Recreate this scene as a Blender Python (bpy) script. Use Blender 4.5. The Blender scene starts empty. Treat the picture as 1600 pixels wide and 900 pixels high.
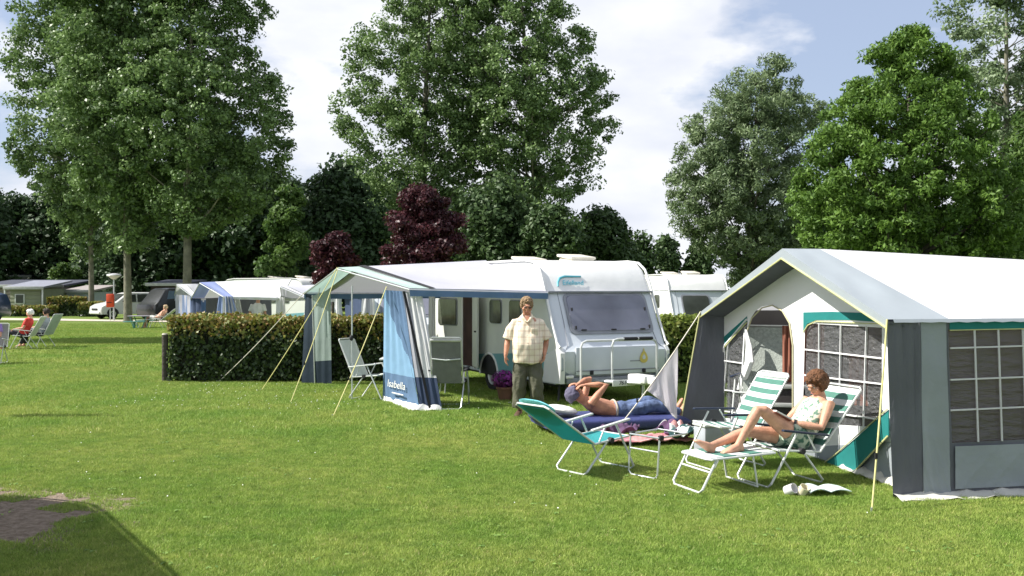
import bpy, bmesh, math, random
import numpy as np
from mathutils import Vector, Matrix, Quaternion, noise
from mathutils.geometry import tessellate_polygon
R = math.radians
random.seed(7); rng = np.random.default_rng(7)
scene = bpy.context.scene
COL = scene.collection
# ---------------------------------------------------------------- camera
FPX = 1550.0; CH = 1.9; HY = 452.0
cam_d = bpy.data.cameras.new('camera'); cam = bpy.data.objects.new('camera', cam_d); COL.objects.link(cam)
cam.location = (0, 0, CH); cam.rotation_euler = (R(90), 0, 0)
cam_d.sensor_width = 36; cam_d.lens = 36*FPX/1600; cam_d.shift_y = -(450-HY)/1600*1.0
cam_d.clip_end = 3000; cam_d.clip_start = .05
scene.camera = cam
# ---------------------------------------------------------------- light
SUN_EL = 46.0
SUN = Vector((-1, -0.03, math.tan(R(SUN_EL)))).normalized()       # towards the sun
sun_d = bpy.data.lights.new('sun', 'SUN'); sun = bpy.data.objects.new('sun', sun_d); COL.objects.link(sun)
sun.rotation_euler = SUN.to_track_quat('Z', 'Y').to_euler()
sun_d.energy = 5.0; sun_d.angle = R(.5); sun_d.color = (1, .96, .89)
world = bpy.data.worlds.new('World'); scene.world = world; world.use_nodes = True
nt = world.node_tree; nt.nodes.clear(); N = nt.nodes.new; Lk = nt.links.new
out = N('ShaderNodeOutputWorld'); bg = N('ShaderNodeBackground'); sky = N('ShaderNodeTexSky')
sky.sky_type = 'NISHITA'; sky.sun_disc = False; sky.sun_elevation = R(SUN_EL)
sky.sun_rotation = math.atan2(SUN.x, SUN.y); sky.air_density = 1.0; sky.dust_density = 1.2; sky.ozone_density = 1.2
tc = N('ShaderNodeTexCoord'); mp = N('ShaderNodeMapping'); mp.inputs['Scale'].default_value = (1.6, 1.6, 3.6)
mp.inputs['Location'].default_value = (1.35, 0.2, 2.1)
Lk(tc.outputs['Generated'], mp.inputs['Vector'])
nz = N('ShaderNodeTexNoise'); nz.inputs['Scale'].default_value = 1.5; nz.inputs['Detail'].default_value = 9; nz.inputs['Roughness'].default_value = .55
Lk(mp.outputs[0], nz.inputs['Vector'])
cr = N('ShaderNodeValToRGB'); cr.color_ramp.elements[0].position = .46; cr.color_ramp.elements[1].position = .53
Lk(nz.outputs['Fac'], cr.inputs[0])
nz2 = N('ShaderNodeTexNoise'); nz2.inputs['Scale'].default_value = 4.5; nz2.inputs['Detail'].default_value = 7
Lk(mp.outputs[0], nz2.inputs['Vector'])
cr2 = N('ShaderNodeValToRGB'); cr2.color_ramp.elements[0].position = .3; cr2.color_ramp.elements[1].position = .7
cr2.color_ramp.elements[0].color = (7.0, 7.4, 8.4, 1); cr2.color_ramp.elements[1].color = (9.8, 9.9, 10.2, 1)
Lk(nz2.outputs['Fac'], cr2.inputs[0])
pal = N('ShaderNodeMixRGB'); pal.inputs[0].default_value = .5; pal.inputs[2].default_value = (6.2, 7.2, 9.6, 1)
Lk(sky.outputs[0], pal.inputs[1])
mx = N('ShaderNodeMixRGB'); Lk(cr.outputs[0], mx.inputs[0]); Lk(pal.outputs[0], mx.inputs[1]); Lk(cr2.outputs[0], mx.inputs[2])
Lk(mx.outputs[0], bg.inputs[0]); bg.inputs[1].default_value = .068; Lk(bg.outputs[0], out.inputs[0])
scene.view_settings.view_transform = 'Standard'; scene.view_settings.look = 'None'
scene.view_settings.exposure = 0.72; scene.view_settings.gamma = 1
scene.render.engine = 'CYCLES'; scene.cycles.max_bounces = 6; scene.cycles.transparent_max_bounces = 16
scene.render.resolution_x = 1024; scene.render.resolution_y = 576
# ---------------------------------------------------------------- helpers
def at(px, py, Y): return Vector(((px-800)/FPX*Y, Y, CH-(py-HY)/FPX*Y))          # measured point at distance Y
def gr(px, py): Y = CH*FPX/(py-HY); return Vector(((px-800)/FPX*Y, Y, 0))
def V(*a): return Vector(a)

def newmat(name):
    m = bpy.data.materials.new(name); m.use_nodes = True; n = m.node_tree; n.nodes.clear()
    o = n.nodes.new('ShaderNodeOutputMaterial'); return m, n, o
def M(name, col, rough=.6, var=.12, scale=5, bump=0.0, bscale=40, metal=0, spec=.4, trans=0, coat=0, trcol=None, bscale_v=None):
    m, n, o = newmat(name); b = n.nodes.new('ShaderNodeBsdfPrincipled')
    t = n.nodes.new('ShaderNodeTexCoord'); z = n.nodes.new('ShaderNodeTexNoise'); z.inputs['Scale'].default_value = scale
    z.inputs['Detail'].default_value = 5; n.links.new(t.outputs['Object'], z.inputs['Vector'])
    r = n.nodes.new('ShaderNodeValToRGB'); r.color_ramp.elements[0].position = .3; r.color_ramp.elements[1].position = .7
    r.color_ramp.elements[0].color = tuple(c*(1-var) for c in col)+(1,); r.color_ramp.elements[1].color = tuple(min(1, c*(1+var)) for c in col)+(1,)
    n.links.new(z.outputs['Fac'], r.inputs[0]); n.links.new(r.outputs[0], b.inputs['Base Color'])
    b.inputs['Roughness'].default_value = rough; b.inputs['Metallic'].default_value = metal
    b.inputs['Specular IOR Level'].default_value = spec; b.inputs['Coat Weight'].default_value = coat
    if bump:
        z2 = n.nodes.new('ShaderNodeTexNoise'); z2.inputs['Scale'].default_value = bscale; z2.inputs['Detail'].default_value = 4
        if bscale_v:
            q = n.nodes.new('ShaderNodeMapping'); q.inputs['Scale'].default_value = bscale_v
            n.links.new(t.outputs['Object'], q.inputs['Vector']); n.links.new(q.outputs[0], z2.inputs['Vector'])
        else: n.links.new(t.outputs['Object'], z2.inputs['Vector'])
        bp = n.nodes.new('ShaderNodeBump'); bp.inputs['Strength'].default_value = bump; bp.inputs['Distance'].default_value = .05
        n.links.new(z2.outputs['Fac'], bp.inputs['Height']); n.links.new(bp.outputs[0], b.inputs['Normal'])
    s = b.outputs[0]
    if trans:
        tl = n.nodes.new('ShaderNodeBsdfTranslucent'); tl.inputs[0].default_value = tuple(trcol or col)+(1,)
        mm = n.nodes.new('ShaderNodeMixShader'); mm.inputs[0].default_value = trans
        n.links.new(b.outputs[0], mm.inputs[1]); n.links.new(tl.outputs[0], mm.inputs[2]); s = mm.outputs[0]
    n.links.new(s, o.inputs[0]); return m
def leafmat(name, c1, c2, trans=.3, rough=.55, c3=None):
    m, n, o = newmat(name); b = n.nodes.new('ShaderNodeBsdfPrincipled'); a = n.nodes.new('ShaderNodeAttribute'); a.attribute_name = 'tint'
    r = n.nodes.new('ShaderNodeValToRGB'); r.color_ramp.elements[0].color = tuple(c1)+(1,); r.color_ramp.elements[1].color = tuple(c2)+(1,)
    if c3: e = r.color_ramp.elements.new(.9); e.color = tuple(c2)+(1,); r.color_ramp.elements[-1].color = tuple(c3)+(1,)
    n.links.new(a.outputs['Fac'], r.inputs[0]); n.links.new(r.outputs[0], b.inputs['Base Color']); b.inputs['Roughness'].default_value = rough
    b.inputs['Specular IOR Level'].default_value = .3
    tl = n.nodes.new('ShaderNodeBsdfTranslucent'); mm = n.nodes.new('ShaderNodeMixShader'); mm.inputs[0].default_value = trans
    n.links.new(r.outputs[0], tl.inputs[0]); n.links.new(b.outputs[0], mm.inputs[1]); n.links.new(tl.outputs[0], mm.inputs[2])
    n.links.new(mm.outputs[0], o.inputs[0]); return m
def pvc(name, tint, alpha=.5, rough=.13, wr=1.0):
    m, n, o = newmat(name); t = n.nodes.new('ShaderNodeBsdfTransparent'); t.inputs[0].default_value = (.8, .82, .82, 1)
    p = n.nodes.new('ShaderNodeBsdfPrincipled'); p.inputs['Base Color'].default_value = tuple(tint)+(1,); p.inputs['Roughness'].default_value = rough
    tc = n.nodes.new('ShaderNodeTexCoord'); q = n.nodes.new('ShaderNodeMapping'); q.inputs['Rotation'].default_value = (.6, .5, .7); q.inputs['Scale'].default_value = (3, 9, 14)
    z = n.nodes.new('ShaderNodeTexNoise'); z.inputs['Scale'].default_value = 1.4; z.inputs['Detail'].default_value = 6
    bp = n.nodes.new('ShaderNodeBump'); bp.inputs['Strength'].default_value = wr; bp.inputs['Distance'].default_value = .06
    n.links.new(tc.outputs['Object'], q.inputs[0]); n.links.new(q.outputs[0], z.inputs['Vector']); n.links.new(z.outputs['Fac'], bp.inputs['Height']); n.links.new(bp.outputs[0], p.inputs['Normal'])
    mm = n.nodes.new('ShaderNodeMixShader'); mm.inputs[0].default_value = alpha
    n.links.new(t.outputs[0], mm.inputs[1]); n.links.new(p.outputs[0], mm.inputs[2]); n.links.new(mm.outputs[0], o.inputs[0]); return m

class MB:
    def __init__(s): s.v = []; s.f = []; s.m = []
    def add(s, vs, fs, mi=0):
        b = len(s.v); s.v += [tuple(v) for v in vs]; s.f += [tuple(i+b for i in f) for f in fs]; s.m += [mi]*len(fs); return s
    def box(s, c, d, rot=None, mi=0, ax=None):
        c = Vector(c); h = Vector(d)/2; vs = []
        for i in (-1, 1):
            for j in (-1, 1):
                for k in (-1, 1):
                    p = Vector((i*h.x, j*h.y, k*h.z))
                    if rot is not None: p = rot @ p
                    vs.append(c+p)
        return s.add(vs, [(0, 1, 3, 2), (4, 6, 7, 5), (0, 4, 5, 1), (2, 3, 7, 6), (0, 2, 6, 4), (1, 5, 7, 3)], mi)
    def tube(s, pts, r, n=8, mi=0, caps=True, round_=False):
        pts = [Vector(p) for p in pts]; rs = r if isinstance(r, (list, tuple)) else [r]*len(pts)
        if round_:
            a = (pts[0]-pts[1]).normalized(); e = (pts[-1]-pts[-2]).normalized()
            pts = [pts[0]+a*rs[0]*.95, pts[0]+a*rs[0]*.6] + pts + [pts[-1]+e*rs[-1]*.6, pts[-1]+e*rs[-1]*.95]
            rs = [rs[0]*.25, rs[0]*.78] + list(rs) + [rs[-1]*.78, rs[-1]*.25]
        rings = []; prev = None
        for i, p in enumerate(pts):
            t = (pts[min(i+1, len(pts)-1)]-pts[max(i-1, 0)]).normalized()
            if prev is None: u = t.orthogonal().normalized()
            else: u = (prev-t*prev.dot(t)).normalized() if (prev-t*prev.dot(t)).length > 1e-5 else t.orthogonal().normalized()
            prev = u; w = t.cross(u)
            rings.append([p+(u*math.cos(2*math.pi*k/n)+w*math.sin(2*math.pi*k/n))*rs[i] for k in range(n)])
        return s.loft(rings, mi, caps)
    def loft(s, rings, mi=0, caps=True):
        n = len(rings[0]); vs = [p for r in rings for p in r]; fs = []
        for i in range(len(rings)-1):
            for k in range(n):
                a, b = i*n+k, i*n+(k+1) % n; fs.append((a, b, b+n, a+n))
        if caps: fs.append(tuple(reversed(range(n)))); fs.append(tuple(range((len(rings)-1)*n, len(rings)*n)))
        return s.add(vs, fs, mi)
    def ell(s, c, r, rot=None, mi=0, nu=14, nv=9):
        c = Vector(c); rings = []
        for i in range(nv):
            th = -math.pi/2+math.pi*(i+.5)/nv if 0 < i < nv-1 else (-math.pi/2+.12 if i == 0 else math.pi/2-.12)
            ring = []
            for k in range(nu):
                ph = 2*math.pi*k/nu; p = Vector((r[0]*math.cos(th)*math.cos(ph), r[1]*math.cos(th)*math.sin(ph), r[2]*math.sin(th)))
                if rot is not None: p = rot @ p
                ring.append(c+p)
            rings.append(ring)
        return s.loft(rings, mi)
    def patch(s, a, b, c, d, nx=8, ny=8, f=None, mi=0, mfn=None):      # a-b bottom edge, d-c top edge
        a, b, c, d = map(Vector, (a, b, c, d)); nrm = (b-a).cross(d-a).normalized(); vs = []
        for j in range(ny+1):
            for i in range(nx+1):
                u, w = i/nx, j/ny; p = (a*(1-u)+b*u)*(1-w)+(d*(1-u)+c*u)*w
                if f: p = p+nrm*f(u, w)
                vs.append(p)
        for j in range(ny):
            for i in range(nx):
                q = j*(nx+1)+i; s.add([], []); 
        fs = [(j*(nx+1)+i, j*(nx+1)+i+1, (j+1)*(nx+1)+i+1, (j+1)*(nx+1)+i) for j in range(ny) for i in range(nx)]
        base = len(s.f); s.add(vs, fs, mi)
        if mfn:
            for q in range(len(fs)): s.m[base+q] = mfn((q % nx+.5)/nx, (q//nx+.5)/ny)
        return s
    def poly(s, outer, holes, mp, mi=0):      # flat wall with openings; mp maps (s,z) to 3D
        loops = [[Vector((x, y, 0)) for x, y in l] for l in [outer]+holes]
        tri = tessellate_polygon(loops); pts = [p for l in loops for p in l]
        return s.add([mp(p.x, p.y) for p in pts], [tuple(t) for t in tri], mi)
    def build(s, name, mats, parent=None, smooth=True, off=None, bevel=0, solid=0, remesh=0, sm=4, disp=None):
        me = bpy.data.meshes.new(name); off = Vector(off) if off is not None else Vector((0, 0, 0))
        me.from_pydata([tuple(Vector(v)-off) for v in s.v], [], s.f)
        mats = mats if isinstance(mats, (list, tuple)) else [mats]
        for m in mats: me.materials.append(m)
        if not remesh: me.polygons.foreach_set('material_index', s.m)
        bm = bmesh.new(); bm.from_mesh(me)
        if not (disp == 'keep'): bmesh.ops.recalc_face_normals(bm, faces=bm.faces)
        bm.to_mesh(me); bm.free()
        o = bpy.data.objects.new(name, me); COL.objects.link(o)
        if parent: o.parent = parent
        mods = False
        if remesh:
            q = o.modifiers.new('r', 'REMESH'); q.mode = 'VOXEL'; q.voxel_size = remesh; q = o.modifiers.new('s', 'SMOOTH'); q.iterations = sm; q.factor = .5; mods = True
        if solid: q = o.modifiers.new('t', 'SOLIDIFY'); q.thickness = solid; q.offset = 0; mods = True
        if bevel: q = o.modifiers.new('b', 'BEVEL'); q.width = bevel; q.segments = 2; q.limit_method = 'ANGLE'; q.angle_limit = R(32); mods = True
        if mods:
            dg = bpy.context.evaluated_depsgraph_get(); me2 = bpy.data.meshes.new_from_object(o.evaluated_get(dg)); o.modifiers.clear(); o.data = me2; me = me2
            if remesh:
                me.materials.clear(); [me.materials.append(m) for m in mats]
        if callable(disp):
            co = np.empty(len(me.vertices)*3); me.vertices.foreach_get('co', co); co = co.reshape(-1, 3); no = np.empty(len(me.vertices)*3); me.vertices.foreach_get('normal', no); no = no.reshape(-1, 3)
            d = np.array([disp(Vector(c)+off) for c in co]); co += no*d[:, None]; me.vertices.foreach_set('co', co.ravel()); me.update()
        me.polygons.foreach_set('use_smooth', [bool(smooth)]*len(me.polygons))
        if smooth and not remesh:
            try: me.set_sharp_from_angle(angle=R(40))
            except Exception: pass
        return o
def thing(name, label, cat, loc=(0, 0, 0), rz=0, group=None):
    o = bpy.data.objects.new(name, None); COL.objects.link(o); o.location = loc; o.rotation_euler = (0, 0, rz)
    o.empty_display_size = .2; o['label'] = label; o['category'] = cat
    if group: o['group'] = group
    return o
def tag(o, label, cat, group=None):
    o['label'] = label; o['category'] = cat
    if group: o['group'] = group
    return o
def copy_tree(o, parent=None):
    c = o.copy(); COL.objects.link(c)
    if parent: c.parent = parent
    for ch in list(o.children): copy_tree(ch, c)
    return c
def rz(a): return Matrix.Rotation(a, 3, 'Z')
def ry(a): return Matrix.Rotation(a, 3, 'Y')
def rx(a): return Matrix.Rotation(a, 3, 'X')
def text_mesh(name, body, size, mat, parent, mtx, depth=.002):
    cu = bpy.data.curves.new(name, 'FONT'); cu.body = body; cu.size = size; cu.extrude = depth; cu.align_x = 'CENTER'; cu.align_y = 'CENTER'; cu.shear = .2
    o = bpy.data.objects.new(name, cu); COL.objects.link(o); dg = bpy.context.evaluated_depsgraph_get()
    me = bpy.data.meshes.new_from_object(o.evaluated_get(dg)); bpy.data.objects.remove(o)
    o = bpy.data.objects.new(name, me); me.transform(mtx); me.materials.clear(); me.materials.append(mat); COL.objects.link(o); o.parent = parent; return o
def frame_mtx(o, x, y):
    x = Vector(x).normalized(); z = x.cross(Vector(y)).normalized(); y = z.cross(x); m = Matrix((x, y, z)).transposed().to_4x4(); m.translation = o; return m

# materials
white_paint = M('white_paint', (.76, .76, .74), .3, .06, 1.4, .12, 5, spec=.5, coat=.2)
grey_paint = M('silver_grey_paint', (.59, .63, .67), .35, .08, 1.2, .12, 5, spec=.5, coat=.2)
cream_paint = M('cream_side_paint', (.66, .68, .62), .4, .05, 2)
teal_side = M('teal_stripe_paint', (.16, .36, .38), .4, .08, 2)
alu = M('aluminium', (.62, .64, .66), .35, .06, 10, metal=.7)
white_tube = M('white_tube', (.58, .60, .58), .35, .06, 10)
black_rub = M('black_rubber', (.02, .02, .022), .7, .2, 10)
dark_metal = M('dark_metal', (.06, .06, .07), .5, .2, 10, metal=.3)
acryl = M('tinted_acrylic', (.20, .205, .255), .12, .35, 1.0, spec=.6)  # broad tone variation puts uneven reflections into the pane colour
acryl_dark = M('dark_acrylic', (.05, .055, .05), .12, .3, 2, spec=.6)
acryl_side = M('side_acrylic', (.09, .10, .08), .15, .5, 3, spec=.6)
canvas_w = M('white_canvas', (.72, .72, .73), .8, .05, 1.2, .25, 2.2, trans=.18)
canvas_lav = M('pale_grey_canvas', (.50, .50, .56), .8, .06, 1.2, .3, 2.2, trans=.22)
canvas_mint = M('mint_canvas', (.46, .58, .55), .8, .06, 2, .3, 3, trans=.3, trcol=(.5, .68, .62))
canvas_palegrey = M('pale_green_grey_canvas', (.36, .44, .41), .8, .06, 2, .3, 3, trans=.3)
canvas_navy = M('navy_canvas', (.035, .055, .11), .8, .15, 2, .3, 4)
canvas_blue = M('light_blue_canvas', (.24, .42, .62), .8, .1, 2, .3, 4, trans=.2)
canvas_mid = M('mid_blue_canvas', (.11, .19, .32), .8, .1, 2, .3, 4, trans=.1)
canvas_dkteal = M('dark_teal_canvas', (.012, .025, .04), .85, .1, 2, .3, 4)
canvas_grey = M('grey_canvas', (.30, .33, .355), .85, .08, 1.5, .9, 2.2, trans=.1)
canvas_slate = M('slate_canvas', (.12, .125, .145), .85, .12, 1.5, 1.0, 2.2, bscale_v=(2, 2, .8))
canvas_teal = M('teal_canvas', (.015, .20, .19), .8, .08, 3, .2, 6, trans=.1)
tent_white = M('tent_white_canvas', (.80, .80, .80), .85, .04, 1, .7, 1.8, trans=.1)
tent_roofm = M('tent_roof_canvas', (.78, .78, .79), .85, .06, 1.5, .5, 1.8, trans=.32)
tent_hood = M('tent_grey_hood', (.33, .37, .40), .85, .05, 1, .2, 2, trans=.15)
piping_y = M('yellow_piping', (.52, .52, .24), .6)
rope_y = M('yellow_rope', (.62, .58, .24), .7); rope_w = M('pale_rope', (.66, .62, .52), .7)
mud = M('pale_ground_flap', (.55, .54, .48), .8, .15, 3, .4, 6)
skin = M('skin', (.56, .30, .20), .5, .22, 11, .12, 70, spec=.35)
skin_tan = M('tanned_skin', (.50, .24, .15), .5, .24, 11, .12, 70, spec=.35)
skin_far = skin
# ---------------------------------------------------------------- ground
def struct(o): o['kind'] = 'structure'; return o
def stuff(o, label=None, cat=None):
    o['kind'] = 'stuff'
    if label: o['label'] = label; o['category'] = cat
    return o
def ground_material():
    m, n, o = newmat('lawn_ground'); b = n.nodes.new('ShaderNodeBsdfPrincipled'); b.inputs['Roughness'].default_value = .95; b.inputs['Specular IOR Level'].default_value = .1
    t = n.nodes.new('ShaderNodeTexCoord')
    def nz(sc, det, lo, hi, c1, c2, src=None):
        z = n.nodes.new('ShaderNodeTexNoise'); z.inputs['Scale'].default_value = sc; z.inputs['Detail'].default_value = det; z.inputs['Roughness'].default_value = .65
        n.links.new(t.outputs['Object'], z.inputs['Vector']); r = n.nodes.new('ShaderNodeValToRGB')
        r.color_ramp.elements[0].position = lo; r.color_ramp.elements[1].position = hi; r.color_ramp.elements[0].color = c1+(1,); r.color_ramp.elements[1].color = c2+(1,)
        n.links.new(z.outputs['Fac'], r.inputs[0]); return r
    a = nz(.35, 6, .35, .68, (.12, .19, .04), (.18, .23, .06)); c = nz(22, 6, .3, .72, (.55, .6, .5), (1.3, 1.25, 1.3))
    mm = n.nodes.new('ShaderNodeMixRGB'); mm.blend_type = 'MULTIPLY'; mm.inputs[0].default_value = 1
    n.links.new(a.outputs[0], mm.inputs[1]); n.links.new(c.outputs[0], mm.inputs[2])
    # bare earth patch by the camera
    s = n.nodes.new('ShaderNodeSeparateXYZ'); n.links.new(t.outputs['Object'], s.inputs[0])
    def mth(op, a, bb=None, cl=False):
        q = n.nodes.new('ShaderNodeMath'); q.operation = op; q.use_clamp = cl
        for i, w in enumerate((a, bb)):
            if w is None: continue
            if isinstance(w, (int, float)): q.inputs[i].default_value = w
            else: n.links.new(w, q.inputs[i])
        return q.outputs[0]
    dx = mth('MULTIPLY', mth('SUBTRACT', s.outputs[0], DIRT[0]), 1/DIRT[2]); dy = mth('MULTIPLY', mth('SUBTRACT', s.outputs[1], DIRT[1]), 1/DIRT[3])
    d = mth('SQRT', mth('ADD', mth('MULTIPLY', dx, dx), mth('MULTIPLY', dy, dy)))
    z = n.nodes.new('ShaderNodeTexNoise'); z.inputs['Scale'].default_value = 1.3; z.inputs['Detail'].default_value = 6; n.links.new(t.outputs['Object'], z.inputs['Vector'])
    k = mth('SUBTRACT', 1.25, mth('ADD', d, mth('MULTIPLY', mth('SUBTRACT', z.outputs['Fac'], .5), 1.6)), False)
    k = mth('MULTIPLY', k, 4, True)
    e = nz(14, 8, .3, .7, (.12, .09, .065), (.30, .24, .19))
    m2 = n.nodes.new('ShaderNodeMixRGB'); n.links.new(k, m2.inputs[0]); n.links.new(mm.outputs[0], m2.inputs[1]); n.links.new(e.outputs[0], m2.inputs[2])
    n.links.new(m2.outputs[0], b.inputs['Base Color'])
    z2 = n.nodes.new('ShaderNodeTexNoise'); z2.inputs['Scale'].default_value = 30; z2.inputs['Detail'].default_value = 8; n.links.new(t.outputs['Object'], z2.inputs['Vector'])
    bp = n.nodes.new('ShaderNodeBump'); bp.inputs['Strength'].default_value = .8; bp.inputs['Distance'].default_value = .04
    n.links.new(z2.outputs['Fac'], bp.inputs['Height']); n.links.new(bp.outputs[0], b.inputs['Normal']); n.links.new(b.outputs[0], o.inputs[0]); return m
DIRT = (-4.75, 7.9, 1.45, 1.75)
lawn = struct(MB().add([(-900, -60, 0), (900, -60, 0), (900, 1400, 0), (-900, 1400, 0)], [(0, 1, 2, 3)]).build('lawn', ground_material(), smooth=False))
pathm = M('sandy_path', (.50, .45, .37), .95, .12, 1.5, .4, 20)
pb = MB(); pts = [(-60, 66, 68.5), (-40, 63, 66.5), (-30, 60.5, 64), (-24, 58.5, 61), (-16, 56, 57.5), (-8, 54.5, 55.6), (10, 53, 54)]
vs = []; [vs.extend([(x, a, .02), (x, b, .02)]) for x, a, b in pts]
pb.add(vs, [(2*i, 2*i+2, 2*i+3, 2*i+1) for i in range(len(pts)-1)]); struct(pb.build('path', pathm, smooth=False))

def blade_patch(name, nb, size, h, wd, mat, seed):
    g = np.random.default_rng(seed); P = (g.random((nb, 2))-.5)*size; a = g.random(nb)*2*np.pi; hh = h*(.5+.8*g.random(nb)); ln = h*1.5*g.random(nb)
    la = g.random(nb)*2*np.pi; co = np.zeros((nb, 3, 3)); w = wd*(.7+.6*g.random(nb))
    co[:, 0, 0] = P[:, 0]-np.cos(a)*w; co[:, 0, 1] = P[:, 1]-np.sin(a)*w; co[:, 1, 0] = P[:, 0]+np.cos(a)*w; co[:, 1, 1] = P[:, 1]+np.sin(a)*w
    co[:, 2, 0] = P[:, 0]+np.cos(la)*ln; co[:, 2, 1] = P[:, 1]+np.sin(la)*ln; co[:, 2, 2] = hh
    me = bpy.data.meshes.new(name); me.vertices.add(nb*3); me.vertices.foreach_set('co', co.ravel()); me.loops.add(nb*3); me.loops.foreach_set('vertex_index', np.arange(nb*3))
    me.polygons.add(nb); me.polygons.foreach_set('loop_start', np.arange(nb)*3)
    at_ = me.attributes.new('tint', 'FLOAT', 'FACE'); at_.data.foreach_set('value', g.random(nb).astype(np.float32)); me.materials.append(mat); me.update(); me.validate()
    return bpy.data.objects.new(name, me)
def grass_material():
    m, n, o = newmat('grass_blades'); b = n.nodes.new('ShaderNodeBsdfPrincipled'); a = n.nodes.new('ShaderNodeAttribute'); a.attribute_name = 'tint'
    r = n.nodes.new('ShaderNodeValToRGB'); el = r.color_ramp.elements; el[0].color = (.165, .262, .045, 1); el[1].color = (.45, .45, .19, 1); e = el.new(.93); e.color = (.36, .48, .115, 1); el[-1].color = (.48, .43, .22, 1)
    n.links.new(a.outputs['Fac'], r.inputs[0]); g = n.nodes.new('ShaderNodeNewGeometry'); z = n.nodes.new('ShaderNodeTexNoise'); z.inputs['Scale'].default_value = .55; z.inputs['Detail'].default_value = 6; z.inputs['Roughness'].default_value = .65
    n.links.new(g.outputs['Position'], z.inputs['Vector']); r2 = n.nodes.new('ShaderNodeValToRGB'); r2.color_ramp.elements[0].position = .36; r2.color_ramp.elements[1].position = .66
    r2.color_ramp.elements[0].color = (.80, .90, .76, 1); r2.color_ramp.elements[1].color = (1.30, 1.10, 1.25, 1); n.links.new(z.outputs['Fac'], r2.inputs[0])
    m0 = n.nodes.new('ShaderNodeMixRGB'); m0.blend_type = 'MULTIPLY'; m0.inputs[0].default_value = 1; n.links.new(r.outputs[0], m0.inputs[1]); n.links.new(r2.outputs[0], m0.inputs[2])
    z3 = n.nodes.new('ShaderNodeTexNoise'); z3.inputs['Scale'].default_value = 5.5; z3.inputs['Detail'].default_value = 7; z3.inputs['Roughness'].default_value = .7; n.links.new(g.outputs['Position'], z3.inputs['Vector']); r3 = n.nodes.new('ShaderNodeValToRGB'); r3.color_ramp.elements[0].position = .36; r3.color_ramp.elements[1].position = .62; r3.color_ramp.elements[0].color = (.76, .82, .74, 1); r3.color_ramp.elements[1].color = (1.16, 1.14, 1.1, 1); n.links.new(z3.outputs['Fac'], r3.inputs[0])
    mm = n.nodes.new('ShaderNodeMixRGB'); mm.blend_type = 'MULTIPLY'; mm.inputs[0].default_value = 1; n.links.new(m0.outputs[0], mm.inputs[1]); n.links.new(r3.outputs[0], mm.inputs[2])
    n.links.new(mm.outputs[0], b.inputs['Base Color']); b.inputs['Roughness'].default_value = .6; b.inputs['Specular IOR Level'].default_value = .25
    tl = n.nodes.new('ShaderNodeBsdfTranslucent'); n.links.new(mm.outputs[0], tl.inputs[0]); ms = n.nodes.new('ShaderNodeMixShader'); ms.inputs[0].default_value = .3
    n.links.new(b.outputs[0], ms.inputs[1]); n.links.new(tl.outputs[0], ms.inputs[2]); n.links.new(ms.outputs[0], o.inputs[0]); return m
grassm = grass_material()
def instancer(name, pts, srcs_obj, smin, smax, mat):
    me = bpy.data.meshes.new(name); me.from_pydata(pts, [], []); o = bpy.data.objects.new(name, me); COL.objects.link(o)
    g = bpy.data.node_groups.new(name+'_nodes', 'GeometryNodeTree'); g.interface.new_socket('Geometry', in_out='INPUT', socket_type='NodeSocketGeometry'); g.interface.new_socket('Geometry', in_out='OUTPUT', socket_type='NodeSocketGeometry')
    gi = g.nodes.new('NodeGroupInput'); go = g.nodes.new('NodeGroupOutput'); ip = g.nodes.new('GeometryNodeInstanceOnPoints'); oi = g.nodes.new('GeometryNodeObjectInfo'); oi.inputs['Object'].default_value = srcs_obj; oi.inputs['As Instance'].default_value = True
    rv = g.nodes.new('FunctionNodeRandomValue'); rv.data_type = 'FLOAT_VECTOR'; rv.inputs[0].default_value = (0, 0, 0); rv.inputs[1].default_value = (0, 0, 6.283)
    rs = g.nodes.new('FunctionNodeRandomValue'); rs.data_type = 'FLOAT'; rs.inputs[2].default_value = smin; rs.inputs[3].default_value = smax
    g.links.new(gi.outputs[0], ip.inputs['Points']); g.links.new(oi.outputs['Geometry'], ip.inputs['Instance']); g.links.new(rv.outputs[0], ip.inputs['Rotation']); g.links.new(rs.outputs[1], ip.inputs['Scale']); g.links.new(ip.outputs[0], go.inputs[0])
    q = o.modifiers.new('grass', 'NODES'); q.node_group = g; return o
def in_dirt(x, y): return math.hypot((x-DIRT[0])/DIRT[2], (y-DIRT[1])/DIRT[3])+ (noise.noise(Vector((x*1.3, y*1.3, 3))))*.7
near = blade_patch('grass_patch', 1500, .42, .023, .0028, grassm, 3); mid = blade_patch('grass_patch_mid', 900, .62, .040, .0045, grassm, 4); farp = blade_patch('grass_patch_far', 700, 1.15, .05, .010, grassm, 5)
def lay(y0, y1, st):
    P = []; y = y0
    while y < y1:
        x = -.62*y-1.5
        while x < .62*y+1.5:
            px, py = x+random.uniform(-.4, .4)*st, y+random.uniform(-.4, .4)*st; x += st
            if in_dirt(px, py) < 1.0 and random.random() < .78: continue
            if 3.9+.1 < px and py > 9.2-.1+(px-3.7)*.2 and py < 13.6 and px < 8: continue
            P.append((px, py, 0))
        y += st
    return P
o = instancer('short_grass', lay(5.2, 13, .25), near, .85, 1.2, grassm); stuff(o, 'short mown green grass covering the near lawn', 'grass')
o = instancer('mown_grass', lay(13, 24, .42), mid, .85, 1.2, grassm); stuff(o, 'mown green grass of the lawn around the caravan and awning', 'grass')
o = instancer('far_grass', lay(24, 54, .85), farp, .85, 1.25, grassm); stuff(o, 'mown green grass of the far lawn up to the sandy path', 'grass')
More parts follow.
